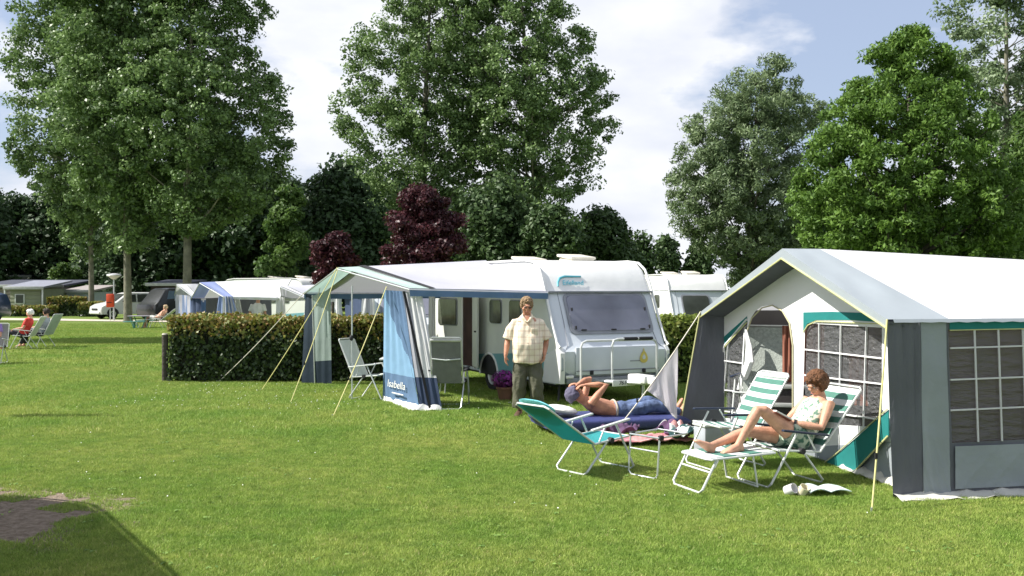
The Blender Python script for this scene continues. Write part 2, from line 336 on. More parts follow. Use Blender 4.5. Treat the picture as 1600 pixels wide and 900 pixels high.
# daisies
db = MB(); dm = M('daisy_white', (.8, .8, .74), .7)
for i in range(300):
    if i < 230: x, y = random.uniform(-7, 1), random.uniform(15.5, 19.8)
    else: y = random.uniform(8, 15); x = random.uniform(-.5*y, .5*y)
    h = random.uniform(.03, .05); r = random.uniform(.003, .007); db.add([(x+r*math.cos(a), y+r*math.sin(a), h+.004*math.sin(a)) for a in [k*math.pi/3 for k in range(6)]]+[(x, y, h+.004)], [(k, (k+1) % 6, 6) for k in range(6)])
wc = []; wn = []
for i in range(420):
    y = 6+18*random.random()**1.3; x = random.uniform(-.55*y, .55*y)
    if x > 2.5 and y > 8.9: continue
    for k in range(random.randint(4, 8)): a = random.uniform(0, 6.28); q = random.uniform(.015, .05); wc.append((x+q*math.cos(a), y+q*math.sin(a), .018+.008*random.random())); wn.append((.35*math.cos(a), .35*math.sin(a), 1))
WEEDS = (np.array(wc), np.array(wn)/np.linalg.norm(np.array(wn), axis=1)[:, None])
stuff(db.build('daisies', dm), 'tiny white daisies scattered in the lawn before the hedge', 'flowers')

# ---------------------------------------------------------------- foliage
def leaf_mesh(name, C, nrm, size, mat, parent=None, tint=None, aspect=.6, droop=None):
    n = len(C); g = rng; u = g.normal(size=(n, 3)); u /= np.linalg.norm(u, axis=1)[:, None]
    if droop is not None: u = u*(1-droop)+np.array([0, 0, -1.0])*droop; u /= np.linalg.norm(u, axis=1)[:, None]
    w = np.cross(nrm, u); w /= (np.linalg.norm(w, axis=1)[:, None]+1e-9)
    if droop is None: u = np.cross(w, nrm)
    u /= (np.linalg.norm(u, axis=1)[:, None]+1e-9)
    s = size*(.6+.8*g.random(n)); fold = np.cross(u, w)
    co = np.stack([C-u*s[:, None]*.5, C+w*(s*aspect*.5)[:, None]+fold*(s*.1)[:, None], C+u*s[:, None]*.5, C-w*(s*aspect*.5)[:, None]+fold*(s*.1)[:, None]], axis=1)
    me = bpy.data.meshes.new(name); me.vertices.add(n*4); me.vertices.foreach_set('co', co.ravel()); me.loops.add(n*4); me.loops.foreach_set('vertex_index', np.arange(n*4))
    me.polygons.add(n); me.polygons.foreach_set('loop_start', np.arange(n)*4)
    t = tint if tint is not None else g.random(n)
    a = me.attributes.new('tint', 'FLOAT', 'FACE'); a.data.foreach_set('value', np.clip(t, 0, 1).astype(np.float32)); me.materials.append(mat); me.update(); me.validate()
    o = bpy.data.objects.new(name, me); COL.objects.link(o)
    if parent: o.parent = parent
    return o
bark = M('grey_green_bark', (.20, .19, .14), .9, .35, 3, .8, 12, bscale_v=(4, 4, 1)); bark_d = M('dark_bark', (.07, .06, .05), .9, .3, 3, .8, 12)
def tree(name, label, cat, px, Y, rows, mat, nclump, nleaf, lsize, clR, trunk_r=.3, depth=.8, group=None, trunk_top=None, barkm=None, aspect=.6, droop=None, gap=0, updir=.35, lean=0, fill=.55, seed=1, limbs=26):
    g = np.random.default_rng(seed); rd = random.Random(seed)
    bx = (px-800)/FPX*Y; root = thing(name, label, cat, (bx, Y, 0), 0, group)
    rows = sorted([((CH-(py-HY)/FPX*Y), (l-800)/FPX*Y-bx, (r-800)/FPX*Y-bx) for py, l, r in rows]); zs = np.array([r[0] for r in rows]); Ls = np.array([r[1] for r in rows]); Rs = np.array([r[2] for r in rows])
    # clump centres, weighted by width
    zz = np.linspace(zs[0], zs[-1], 400); wid = np.interp(zz, zs, Rs-Ls); cdf = np.cumsum(wid**1.2+.05); cdf /= cdf[-1]
    cz = np.interp(g.random(nclump), cdf, zz); l = np.interp(cz, zs, Ls); r = np.interp(cz, zs, Rs); hw = np.maximum((r-l)/2-clR*.55, .15); mid_ = (l+r)/2
    ang = g.random(nclump)*2*np.pi; rad = g.random(nclump)**fill; cx = mid_+hw*rad*np.cos(ang); cy = hw*depth*rad*np.sin(ang)
    keep = np.ones(nclump, bool)
    if gap:
        for i in range(nclump):
            if noise.noise(Vector((cx[i], cy[i], cz[i]))*(.9/clR)+Vector((seed, 0, 0))) < -gap: keep[i] = False
    cx, cy, cz = cx[keep], cy[keep], cz[keep]; nc = len(cx); ctr = np.stack([cx, cy, cz], 1)
    crad = clR*(.55+.8*g.random(nc)); idx = g.integers(0, nc, nleaf); d = g.normal(size=(nleaf, 3)); d /= np.linalg.norm(d, axis=1)[:, None]; rr = g.random(nleaf)**.45
    off = d*(crad[idx]*rr)[:, None]; off[:, 2] *= .75
    C = ctr[idx]+off; C[:, 2] = np.maximum(C[:, 2], .15)
    nrm = d*.6+g.normal(size=(nleaf, 3))*.55; nrm[:, 2] += updir; nrm /= np.linalg.norm(nrm, axis=1)[:, None]
    ct = g.random(nc); tint = .55*g.random(nleaf)+.45*ct[idx]
    leaf_mesh('crown', C, nrm, lsize, mat, root, tint, aspect, droop)
    top = trunk_top if trunk_top else zs[-1]*.86; tb = MB(); npt = 9; pth = []
    mx_ = np.interp(top, zs, (Ls+Rs)/2)*.7
    for i in range(npt):
        f = i/(npt-1); pth.append(Vector((mx_*f*f+rd.uniform(-.12, .12)*(f > 0)*trunk_r*2, rd.uniform(-.1, .1)*(f > 0)*trunk_r*2, top*f)))
    tb.tube([pth[0]-V(0, 0, .1)]+[V(0, 0, .25)]+pth[1:], [trunk_r*1.35, trunk_r*1.08]+[trunk_r*(1-.86*(i/(npt-1))) for i in range(1, npt)], 10)
    tr = tb.build('trunk', barkm or bark, root)
    lb = MB(); order = rd.sample(range(nc), min(limbs, nc))
    for i in order:
        c = Vector(ctr[i]); h = max(c.z-abs(math.hypot(c.x, c.y))*.7, zs[0]*1.0, top*.12); h = min(h, top*.97); f = h/top; p0 = Vector((mx_*f*f, 0, h)); m_ = p0*.5+c*.5+V(0, 0, -.06*(c-p0).length)
        r0 = max(.03, trunk_r*(1-.86*f)*.38); lb.tube([p0, m_, c], [r0, r0*.62, r0*.22], 6)
    if lb.v: stuff(lb.build('limbs', barkm or bark, tr))
    return root
popl = leafmat('poplar_leaf', (.045, .09, .028), (.235, .35, .12), .25, .45, (.32, .41, .22))
darkl = leafmat('dark_leaf', (.022, .045, .018), (.06, .11, .04), .2)
brightl = leafmat('bright_green_leaf', (.05, .11, .02), (.185, .31, .055), .3)
limel = leafmat('lime_leaf', (.035, .085, .018), (.13, .21, .045), .35)
willl = leafmat('willow_leaf', (.07, .12, .05), (.26, .34, .17), .25, .45, (.40, .47, .30))
palel = leafmat('silver_leaf', (.10, .16, .07), (.28, .36, .20), .3, .4, (.5, .56, .44))
plum = leafmat('plum_leaf', (.025, .010, .013), (.10, .03, .038), .25, .4, (.36, .15, .15))
midl = leafmat('mid_green_leaf', (.03, .065, .02), (.10, .16, .055), .22)
GP = 'tall poplars behind the left awning'
tree('poplar_tree', 'leftmost tall poplar, its thin trunk behind the silver minivan', 'tree', 143, 72, [(-190, 40, 180), (-60, 15, 200), (60, 8, 215), (180, 8, 225), (260, 10, 225), (330, 70, 215), (375, 95, 190), (400, 110, 170)], popl, 1100, 76000, .25, .75, .2, gap=.16, seed=3, group=GP)
tree('poplar_tree', 'middle tall poplar with its trunk between the minivan and the dark van', 'tree', 200, 57, [(-200, 80, 260), (-60, 70, 300), (60, 80, 300), (180, 70, 310), (270, 90, 300), (340, 150, 270), (385, 170, 240)], popl, 1300, 88000, .23, .68, .23, gap=.14, seed=4, group=GP)
tree('poplar_tree', 'right poplar of the left three, pale trunk rising behind the blue awning', 'tree', 291, 55, [(-180, 210, 390), (-80, 190, 435), (10, 200, 440), (60, 190, 400), (110, 180, 435), (190, 165, 475), (250, 185, 462), (320, 230, 440), (365, 250, 350)], popl, 1400, 92000, .205, .6, .26, gap=.18, seed=5, group=GP)
tree('poplar_tree', 'broad tall poplar left of the pair behind the caravan', 'tree', 660, 66, [(-160, 600, 760), (-80, 570, 790), (0, 575, 800), (60, 535, 800), (130, 512, 800), (200, 512, 790), (260, 535, 780), (320, 555, 775), (370, 565, 770), (405, 600, 740)], popl, 1500, 92000, .215, .64, .32, gap=.10, seed=6, group='broad poplars behind the caravan', limbs=50)
tree('poplar_tree', 'broad tall poplar right of the pair, ragged edge against the sky', 'tree', 838, 64, [(-170, 740, 850), (-90, 700, 890), (0, 690, 910), (50, 690, 925), (100, 680, 965), (165, 690, 976), (240, 700, 955), (270, 720, 950), (330, 715, 940), (385, 725, 915), (410, 760, 890)], popl, 1500, 92000, .215, .64, .32, gap=.10, seed=8, group='broad poplars behind the caravan', limbs=50)
tree('willow_tree', 'grey green willow left of the bright green tree', 'tree', 1170, 44, [(90, 1190, 1235), (130, 1120, 1262), (175, 1080, 1295), (215, 1055, 1300), (250, 1045, 1290), (300, 1035, 1290), (345, 1038, 1280), (390, 1085, 1270), (415, 1120, 1250), (445, 1130, 1240)], willl, 1100, 76000, .20, .40, .35, gap=.08, aspect=.28, droop=.25, updir=.1, seed=9, barkm=bark_d, limbs=45)
tree('ash_tree', 'dense bright green tree rising behind the white tent roof', 'tree', 1420, 30, [(48, 1405, 1450), (85, 1335, 1490), (130, 1325, 1515), (165, 1275, 1545), (210, 1252, 1575), (260, 1236, 1600), (320, 1232, 1615), (370, 1245, 1620), (420, 1275, 1590), (455, 1300, 1560)], brightl, 1500, 110000, .145, .34, .28, gap=.06, aspect=.42, droop=.2, seed=10, barkm=bark_d, limbs=45)
tree('ash_tree', 'bright green tree cut off by the right edge of the picture', 'tree', 1640, 33, [(170, 1590, 1690), (240, 1555, 1730), (320, 1545, 1750), (400, 1550, 1750), (450, 1570, 1720)], limel, 300, 26000, .22, .55, .25, gap=.05, aspect=.42, seed=11, barkm=bark_d)
tree('silver_poplar_tree', 'pale airy silver poplar at the upper right corner', 'tree', 1570, 62, [(-120, 1510, 1640), (-20, 1470, 1690), (60, 1450, 1710), (140, 1455, 1720), (220, 1470, 1710), (290, 1490, 1690), (340, 1500, 1680)], palel, 480, 42000, .24, .8, .35, gap=.02, seed=12, limbs=60)
tree('plum_tree', 'large dark purple plum tree behind the caravan awning roof', 'tree', 662, 42, [(298, 640, 690), (315, 615, 712), (345, 598, 730), (380, 592, 735), (420, 600, 730), (445, 620, 715)], plum, 200, 30000, .15, .45, .12, gap=.05, seed=13, barkm=bark_d)
tree('plum_tree', 'small reddish purple plum tree above the awning peak', 'tree', 520, 44, [(368, 510, 535), (385, 488, 555), (410, 478, 562), (445, 485, 555)], plum, 80, 9000, .18, .4, .09, gap=.05, seed=14, barkm=bark_d)
tree('young_tree', 'yellow green young tree between the poplars and the plum trees', 'tree', 447, 48, [(300, 432, 470), (325, 415, 482), (370, 405, 485), (410, 400, 482), (450, 410, 470)], limel, 120, 12000, .2, .5, .1, gap=.02, seed=15, barkm=bark_d)
tree('dark_tree', 'dark broad tree left of the large plum tree', 'tree', 520, 60, [(275, 505, 545), (300, 470, 590), (345, 455, 620), (400, 450, 625), (455, 460, 610)], darkl, 200, 20000, .3, .9, .2, seed=16, barkm=bark_d)
tree('dark_tree', 'dark green tree right of the large plum tree', 'tree', 765, 52, [(285, 745, 800), (310, 715, 830), (350, 705, 850), (400, 705, 850), (450, 720, 840)], midl, 180, 19000, .27, .75, .2, seed=17, barkm=bark_d)
tree('shrub_tree', 'leafy green tree at the foot of the right broad poplar', 'tree', 850, 50, [(325, 850, 890), (345, 820, 905), (385, 805, 915), (445, 815, 905)], midl, 130, 14000, .25, .6, .15, seed=18, barkm=bark_d)
tree('round_tree', 'rounded mid green tree right of the broad poplars', 'tree', 938, 70, [(328, 925, 955), (345, 900, 980), (375, 888, 1000), (410, 885, 1005), (448, 890, 1000)], midl, 150, 16000, .33, .9, .2, seed=19, barkm=bark_d)
tree('small_tree', 'small dark tree just right of the rounded tree', 'tree', 1003, 78, [(368, 998, 1010), (385, 980, 1022), (420, 975, 1028), (448, 980, 1024)], midl, 60, 6500, .33, .8, .15, seed=20, barkm=bark_d)
tree('small_tree', 'narrow upright tree left of the sky gap above the rear caravan', 'tree', 1041, 80, [(374, 1035, 1047), (385, 1022, 1060), (415, 1018, 1064), (448, 1020, 1062)], midl, 55, 6500, .33, .8, .15, seed=21, barkm=bark_d)
tree('small_tree', 'narrow upright tree right of the sky gap above the rear caravan', 'tree', 1092, 80, [(380, 1085, 1100), (395, 1070, 1114), (425, 1066, 1118), (448, 1068, 1116)], midl, 55, 6500, .33, .8, .15, seed=22, barkm=bark_d)
tree('young_tree', 'light green shrub behind the grey bungalow roof', 'shrub', 98, 86, [(413, 88, 105), (425, 72, 122), (450, 68, 128), (470, 75, 120)], limel, 50, 5500, .3, .7, .08, seed=23, barkm=bark_d)
stuff(leaf_mesh('weeds', WEEDS[0], WEEDS[1], .032, leafmat('clover_leaf', (.10, .19, .04), (.24, .36, .08), .25), None, None, .6), 'small broad leaved weeds and clover scattered in the lawn', 'weeds')
# the dark wood behind
GB = 'dark trees of the wood behind the campsite'
protos = []
for i, (rows, sd) in enumerate([([(300, 40, 110), (330, 10, 140), (380, -15, 165), (430, -20, 170), (468, -10, 160)], 31), ([(275, 60, 95), (310, 25, 130), (360, 0, 155), (420, -10, 165), (468, 0, 150)], 32)]):
    t = tree('wood_tree', 'dark leafy tree standing in the wood behind the campsite', 'tree', 75, 92, rows, darkl, 190, 17000, .45, 1.35, .3, seed=sd, barkm=bark_d, group=GB, limbs=14); protos.append(t)
protos[0].location = ((20-800)/FPX*98, 98, 0); protos[1].location = ((-60-800)/FPX*90, 90, 0)
for k, (px, Y, s) in enumerate([(110, 98, 1.15), (190, 92, 1.2), (255, 86, 1.15), (320, 90, 1.25), (385, 88, 1.15), (455, 96, 1.1), (545, 94, 1.15), (625, 100, 1.1), (700, 98, 1.05), (790, 96, 1.0), (880, 104, .75), (950, 128, .55), (-150, 100, 1.1), (1190, 100, .7), (1270, 90, .9), (1360, 86, .9), (1450, 92, .9), (1540, 96, 1.0), (1640, 90, 1.1), (1740, 95, 1.1)]):
    c = copy_tree(protos[k % 2]); c.location = ((px-800)/FPX*Y, Y, 0); c.rotation_euler = (0, 0, k*1.9); c.scale = (s, s, s*(1+.1*math.sin(k*2.3)))
# low far hedge line closing the horizon
def hedge_leaves(x0, x1, y0, y1, z0, z1, n, size, mat, name='leaves', parent=None, topmix=None, jit=.05, org=None):
    g = rng; dx, dy, dz = x1-x0, y1-y0, z1-z0; A = np.array([dx*dz, dx*dz, dy*dz, dy*dz, dx*dy*1.3]); side = g.choice(5, n, p=A/A.sum()); u, v = g.random(n), g.random(n)
    C = np.zeros((n, 3)); nr = np.zeros((n, 3))
    for k in range(5):
        m = side == k
        if k < 2: C[m] = np.stack([x0+u[m]*dx, np.full(m.sum(), y0 if k == 0 else y1), z0+v[m]*dz], 1); nr[m, 1] = -1 if k == 0 else 1
        elif k < 4: C[m] = np.stack([np.full(m.sum(), x0 if k == 2 else x1), y0+u[m]*dy, z0+v[m]*dz], 1); nr[m, 0] = -1 if k == 2 else 1
        else: C[m] = np.stack([x0+u[m]*dx, y0+v[m]*dy, np.full(m.sum(), z1)], 1); nr[m, 2] = 1
    bulge = np.array([(noise.noise(Vector(c)*2.2)*.12+noise.noise(Vector(c)*7)*.05) for c in C]); C += nr*(bulge-g.random(n)*.12+.02)[:, None]+g.normal(size=(n, 3))*.02
    q = nr*.7+g.normal(size=(n, 3))*.6; q /= np.linalg.norm(q, axis=1)[:, None]
    t = .6*g.random(n)
    if topmix is not None: t = np.where(C[:, 2] > z1-topmix*(.6+.8*g.random(n)), .62+.38*g.random(n), t)
    if org is not None: C -= np.array(org)
    return leaf_mesh(name, C, q, size, mat, parent, t, .75)
hedgem, n_, o_ = newmat('beech_hedge_leaf'); b_ = n_.nodes.new('ShaderNodeBsdfPrincipled'); a_ = n_.nodes.new('ShaderNodeAttribute'); a_.attribute_name = 'tint'; r_ = n_.nodes.new('ShaderNodeValToRGB'); e = r_.color_ramp.elements
e[0].color = (.02, .045, .014, 1); e[1].color = (.34, .20, .08, 1); q = e.new(.58); q.color = (.07, .11, .03, 1); q = e.new(.64); q.color = (.17, .22, .04, 1); q = e.new(.86); q.color = (.26, .24, .05, 1)
b_.inputs['Roughness'].default_value = .5
n_.links.new(a_.outputs['Fac'], r_.inputs[0]); n_.links.new(r_.outputs[0], b_.inputs['Base Color']); tl_ = n_.nodes.new('ShaderNodeBsdfTranslucent'); n_.links.new(r_.outputs[0], tl_.inputs[0]); mm_ = n_.nodes.new('ShaderNodeMixShader'); mm_.inputs[0].default_value = .25
n_.links.new(b_.outputs[0], mm_.inputs[1]); n_.links.new(tl_.outputs[0], mm_.inputs[2]); n_.links.new(mm_.outputs[0], o_.inputs[0])
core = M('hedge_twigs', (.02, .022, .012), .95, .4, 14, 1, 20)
def hedge(label, x0, x1, y0, y1, h, n, size=.075, group='clipped hedges', mat=hedgem, topmix=.34):
    org = Vector(((x0+x1)/2, (y0+y1)/2, 0)); root = thing('hedge', label, 'hedge', org, 0, group)
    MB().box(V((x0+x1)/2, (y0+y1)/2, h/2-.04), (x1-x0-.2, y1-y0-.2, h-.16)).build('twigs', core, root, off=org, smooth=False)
    hedge_leaves(x0, x1, y0, y1, .05, h-.03, n, size, mat, 'foliage', root, topmix, org=org); return root
hedge('clipped beech hedge with golden new growth behind the caravan awning', -7.0, -1.95, 20.2, 21.2, 1.34, 26000)
lithedge = leafmat('sunlit_hedge_leaf', (.07, .13, .03), (.24, .30, .06), .3, .5, (.36, .36, .10))  # lighter leaf colour stands for the sunshine on this hedge
hedge('clipped hedge between the caravan and the white tent', 2.9, 8.5, 19.8, 20.9, 1.36, 24000, .08, mat=lithedge, topmix=.5)
t = thing('hedge_post', 'dark round wooden post at the left end of the hedge', 'post', (-7.1, 20.3, 0)); MB().tube([V(0, 0, -.1), V(0, 0, .97)], .062, 12).build('post', bark_d, t); MB().tube([V(0, 0, .97), V(0, 0, 1.0)], [.066, .05], 12).build('post_cap', M('weathered_post_top', (.45, .42, .36), .9), t)
# tree that throws the shadow band across the far lawn, left of the frame
tree('poplar_tree', 'slim poplar standing left of the picture', 'tree', -190, 36.2, [(-40, -290, -90), (50, -305, -75), (150, -305, -75), (250, -270, -110)], popl, 160, 52000, .26, .9, .14, depth=.75, seed=41)
# ---------------------------------------------------------------- caravans
acr_trim = M('grey_trim', (.25, .26, .29), .5); lowgrey = M('lower_grey_paint', (.28, .33, .35), .4, .08, 2)
def caravan(label, loc, phi, L=5.6, glass=None, side_door=True, front=grey_paint, cap=white_paint, sidem=cream_paint, rack=True, logo=True, group=None, detail=True, win=(-.72, .84, 1.19, 1.79), emblem=False):
    root = thing('caravan', label, 'caravan', loc, R(phi), group); W = 1.05
    prof_low = [(L-.1, .34), (L, .7), (L, 1.3), (L-.05, 1.85), (.53, 1.85), (.30, 1.35), (.10, .98), (.0, .88), (0, .56), (.16, .34)]
    prof_cap = [(L-.05, 1.865), (L-.12, 2.15), (L-.35, 2.36), (L-.8, 2.41), (1.25, 2.41), (.93, 2.36), (.76, 2.24), (.62, 2.02), (.53, 1.865)]
    def extr(prof, w): 
        mb = MB(); n = len(prof); cy = sum(p[0] for p in prof)/n; cz = sum(p[1] for p in prof)/n
        rings = []
        for x, k in ((-w, .035), (-w+.03, .008), (-w+.09, 0), (w-.09, 0), (w-.03, .008), (w, .035)):
            rings.append([V(x, y+(k if y < cy else -k), z-(k if z > 2.2 else 0)) for y, z in prof])
        return mb.loft(rings)
    extr(prof_low, W).build('body', front, root)
    # painted side walls, 3 mm proud
    sp = [(L-.16, .42), (L-.06, .75), (L-.06, 1.3), (L-.1, 1.83), (.62, 1.83), (.36, 1.3), (.14, .98), (.06, .86), (.06, .58), (.2, .42)]
    for sx in (-1, 1):
        x = sx*(W+.004); MB().loft([[V(sx*(W-.01), y, z) for y, z in sp], [V(x, y, z) for y, z in sp]]).build('side_wall', sidem, root, smooth=False)
        st = [(3.33, .37), (3.33, .66), (.14, .86), (.06, .80), (.06, .58), (.2, .42), (2.25, .37)]
        MB().loft([[V(sx*(W-.01), y, z) for y, z in st], [V(sx*(W+.009), y, z) for y, z in st]]).build('side_stripe', teal_side, root, smooth=False)
        # pale corner skirt at the front
        ck = [(.02, .36), (.0, .62), (.0, .86), (.07, .95), (.55, .80), (.62, .36)]
        MB().loft([[V(sx*(W-.06), y-.02, z) for y, z in ck], [V(sx*(W+.016), y, z) for y, z in ck]]).build('corner_skirt', white_paint, root, smooth=False)
        rail = [V(sx*(W+.012), y, z) for y, z in [(.03, .95), (.12, 1.02), (.30, 1.37), (.52, 1.84), (.62, 2.05), (.75, 2.25), (.95, 2.37), (1.3, 2.405), (L-.8, 2.405), (L-.35, 2.35), (L-.13, 2.15), (L-.06, 1.85)]]
        MB().tube(rail, .022, 6).build('awning_rail', white_paint, root)
    extr(prof_cap, W).build('roof', cap, root)
    MB().box((0, .50, 1.857), (2*W-.02, .06, .03)).build('trim_strip', acr_trim, root, bevel=.005)
    # front window on the slope
    def fp(x, z, o=0):
        y = .30+(z-1.35)/(1.85-1.35)*.23 if z > 1.35 else .10+(z-.98)/(1.35-.98)*.20
        return V(x, y-o, z+o*.3)
    x0, x1, z0, z1 = win
    def rr(x0, x1, z0, z1, o, r=.09):
        pts = []
        for cx, cz, a0 in ((x1-r, z0+r, -90), (x1-r, z1-r, 0), (x0+r, z1-r, 90), (x0+r, z0+r, 180)):
            for k in range(4): a = R(a0+30*k); pts.append(fp(cx+r*math.cos(a), cz+r*math.sin(a), o))
        return pts
    fw = MB().loft([rr(x0-.04, x1+.04, z0-.04, z1+.03, .005), rr(x0-.04, x1+.04, z0-.04, z1+.03, .022)]).build('front_window', acr_trim, root, smooth=False)
    MB().loft([rr(x0, x1, z0, z1, .02), rr(x0+.01, x1-.01, z0+.01, z1-.01, .038)]).build('pane', glass or acryl, fw)
    if detail:
        for x in (x0+.2, (x0+x1)/2, x1-.2): MB().box(fp(x, z0+.02, .045), (.10, .03, .025)).build('latch', black_rub, fw, bevel=.006)
        for z in (1.35, 1.65):
            for x in (x0+.06, x1-.05): MB().box(fp(x, z-.1, .045), (.025, .03, .06)).build('latch', black_rub, fw, bevel=.006)
    for sx in (-1, 1):
        MB().loft([[V(sx*1.045, y0_, z) for y0_, z in ((.13, .36), (-.012, .60), (-.012, .80))]+[V(sx*.62, .13, .355)], [V(sx*1.05, y0_-.012, z) for y0_, z in ((.13, .36), (-.012, .60), (-.012, .80))]+[V(sx*.62, .118, .352)]]).build('corner_panel', lowgrey, root, smooth=False)
        MB().tube([V(sx*1.0, -.006, .86), V(sx*.88, .09, .985), V(sx*.84, .30, 1.36), V(sx*.84, .52, 1.83)], .006, 5).build('panel_seam', acr_trim, root)
    # gas locker lid
    lid = MB(); lid.box((.02, -.012, .72), (1.62, .03, .46)); lo = lid.build('locker_lid', front, root, bevel=.03)
    if detail:
        MB().box((.02, -.03, .56), (1.60, .012, .018)).build('lid_seam', acr_trim, lo)
        for x in (-.5, .52): MB().box((x, -.04, .53), (.06, .03, .07)).build('lid_lock', black_rub, lo, bevel=.008)
        MB().box((0, .02, .40), (1.9, .06, .10)).build('front_bumper', acr_trim, root, bevel=.02)
        for sx in (-1, 1): MB().box((sx*.9, -.01, .47), (.14, .03, .05)).build('marker_light', white_paint, root, bevel=.01)
    if logo:
        lg = M('teal_logo', (.10, .42, .52), .4)
        a = [V(x, .6-.02, z) for x, z in [(-.80, 1.95), (-.78, 2.02), (-.72, 2.09), (-.62, 2.12), (-.30, 2.12)]]
        def onc(p): # cap surface: y from z
            y = .53+(p.z-1.865)*.58 if p.z < 2.02 else .62+(p.z-2.02)*.64
            return V(p.x, y-.012, p.z)
        MB().tube([onc(p) for p in a], [.012, .016, .02, .02, .014], 6).build('logo_arc', lg, root)
        pz = V(-.50, 0, 2.01); text_mesh('brand_lettering', 'Eifelland', .125, lg, root, frame_mtx(onc(pz)+V(0, -.006, 0), (1, 0, 0), (0, .56, 1)))
    if emblem or logo:
        gm = M('gold_emblem', (.62, .50, .12), .4, .1); em = MB(); n = 20
        def drop(s, o): return [V(.52+s*.075*math.sin(a)*(1-.35*math.cos(a)), -.032-o, .76+s*(.10*math.cos(a)+(.05 if abs(a) < .2 else 0))) for a in [2*math.pi*k/n-math.pi for k in range(n)]]
        em.loft([drop(1, 0), drop(1, .008)]); eo = em.build('emblem', gm, root, smooth=False)
        MB().loft([drop(.4, .004), drop(.4, .012)]).build('emblem_centre', grey_paint, eo, smooth=False)
        MB().box((.36, -.034, .70), (.22, .006, .012)).build('emblem_line', acr_trim, eo)
    # roof vents
    for (y, x, s) in ((3.1, -.05, 1), (1.6, .15, 1)):
        v = MB(); v.box((x, y, 2.44), (.46, .5, .05)); v.box((x, y+.02, 2.49), (.52, .56, .05), rx(R(7))); v.build('roof_vent', M('cream_vent', (.66, .62, .52), .5), root, bevel=.02)
    # windows, door, wheels on the sides
    def sidewin(sx, y0, y1, za, zb, nm='side_window'):
        r = .06; pts = []
        for cy, cz, a0 in ((y1-r, za+r, -90), (y1-r, zb-r, 0), (y0+r, zb-r, 90), (y0+r, za+r, 180)):
            for k in range(4): a = R(a0+30*k); pts.append((cy+r*math.cos(a), cz+r*math.sin(a)))
        my, mz = (y0+y1)/2, (za+zb)/2
        f = MB().loft([[V(sx*(W), my+(y-my)*1.07, mz+(z-mz)*1.07) for y, z in pts], [V(sx*(W+.018), my+(y-my)*1.07, mz+(z-mz)*1.07) for y, z in pts]]).build(nm, acr_trim, root, smooth=False)
        MB().loft([[V(sx*(W+.01), y, z) for y, z in pts], [V(sx*(W+.035), y, z) for y, z in pts]]).build('pane', acryl_side, f, smooth=False)
    sidewin(-1, 4.35, 5.3, 1.18, 1.70); sidewin(-1, 2.25, 2.72, 1.28, 1.70); sidewin(-1, 1.45, 1.88, 1.28, 1.70); sidewin(1, .9, 1.9, 1.2, 1.7); sidewin(1, 3.2, 4.4, 1.2, 1.7)
    if side_door:
        dk = M('dark_doorway', (.05, .025, .02), .8, .4, 3)
        MB().box((-W-.002, 3.75, 1.10), (.02, .54, 1.40)).build('doorway', dk, root, smooth=False)
        for y in (3.46, 4.04): MB().box((-W-.012, y, 1.10), (.03, .045, 1.46)).build('door_frame', white_paint, root, bevel=.008)
        MB().box((-W-.012, 3.75, 1.82), (.03, .6, .04)).build('door_frame', white_paint, root, bevel=.008)
        dl = MB(); dl.box((0, -.27, 0), (.04, .54, 1.38)); rot = rz(R(-14)); dl.v = [tuple(rot @ Vector(v)+V(-W-.05, 3.44, 1.11)) for v in dl.v]
        d = dl.build('door', sidem, root, bevel=.012)
        MB().box(V(-W-.17, 3.05, 1.10), (.03, .10, .03)).build('handle', black_rub, d, bevel=.006)
    for sx in (-1, 1):
        tb = MB(); c = V(sx*(W-.06), 2.78, .31)
        def ringx(x, r, n=24): return [V(sx*x, c.y+r*math.cos(2*math.pi*k/n), c.z+r*math.sin(2*math.pi*k/n)) for k in range(n)]
        w = MB().loft([ringx(.82, .24), ringx(.83, .30), ringx(.87, .315), ringx(.97, .315), ringx(1.01, .30), ringx(1.02, .21), ringx(.98, .2)]).build('wheel', black_rub, root)
        MB().loft([ringx(.95, .205), ringx(1.0, .2), ringx(.985, .15), ringx(.99, .06), ringx(1.02, .05), ringx(1.02, .02)]).build('rim', alu, w)
        ar = [V(sx*(W+.014), c.y+.40*math.cos(a), .30+.40*math.sin(a)) for a in [math.pi*k/12 for k in range(13)]]
        MB().loft([ [V(sx*(W+.002), p.y, p.z) for p in ar], [V(sx*(W+.011), p.y, p.z) for p in ar]]).build('wheel_well', black_rub, root, smooth=False)
        MB().tube(ar, .022, 6).build('wheel_arch', white_paint, root)
    # chassis, drawbar and hitch
    MB().box((0, L/2, .29), (1.5, L-.8, .09)).build('chassis', dark_metal, root)
    dr = MB(); 
    for sx in (-1, 1): dr.tube([(sx*.65, .6, .36), (0, -1.05, .42)], .035, 8)
    dr.build('drawbar', alu, root)
    hc = MB(); hc.box((0, -.75, .47), (.22, .5, .13)); hc.box((0, -1.1, .46), (.12, .3, .12)); h = hc.build('hitch_cover', white_paint, root, bevel=.03)
    MB().tube([(0, -.8, .5), (0, -.8, .02)], .025, 8).build('jockey_stand', alu, root)
    jw = MB().tube([(-.03, -.8, .09), (.03, -.8, .09)], .09, 14).build('jockey_wheel', black_rub, root)
    for sx in (-1, 1):
        for y in (.5, L-.5): MB().tube([(sx*.8, y, .34), (sx*.85, y-.03, .02)], .02, 6).build('corner_steady', dark_metal, root)
    if detail:
        pl = MB().box((-.25, -.62, .40), (.42, .012, .10)).build('licence_plate', white_paint, root, bevel=.003)
        text_mesh('plate_lettering', '761', .09, black_rub, pl, frame_mtx((-.28, -.63, .40), (1, 0, 0), (0, 0, 1)))
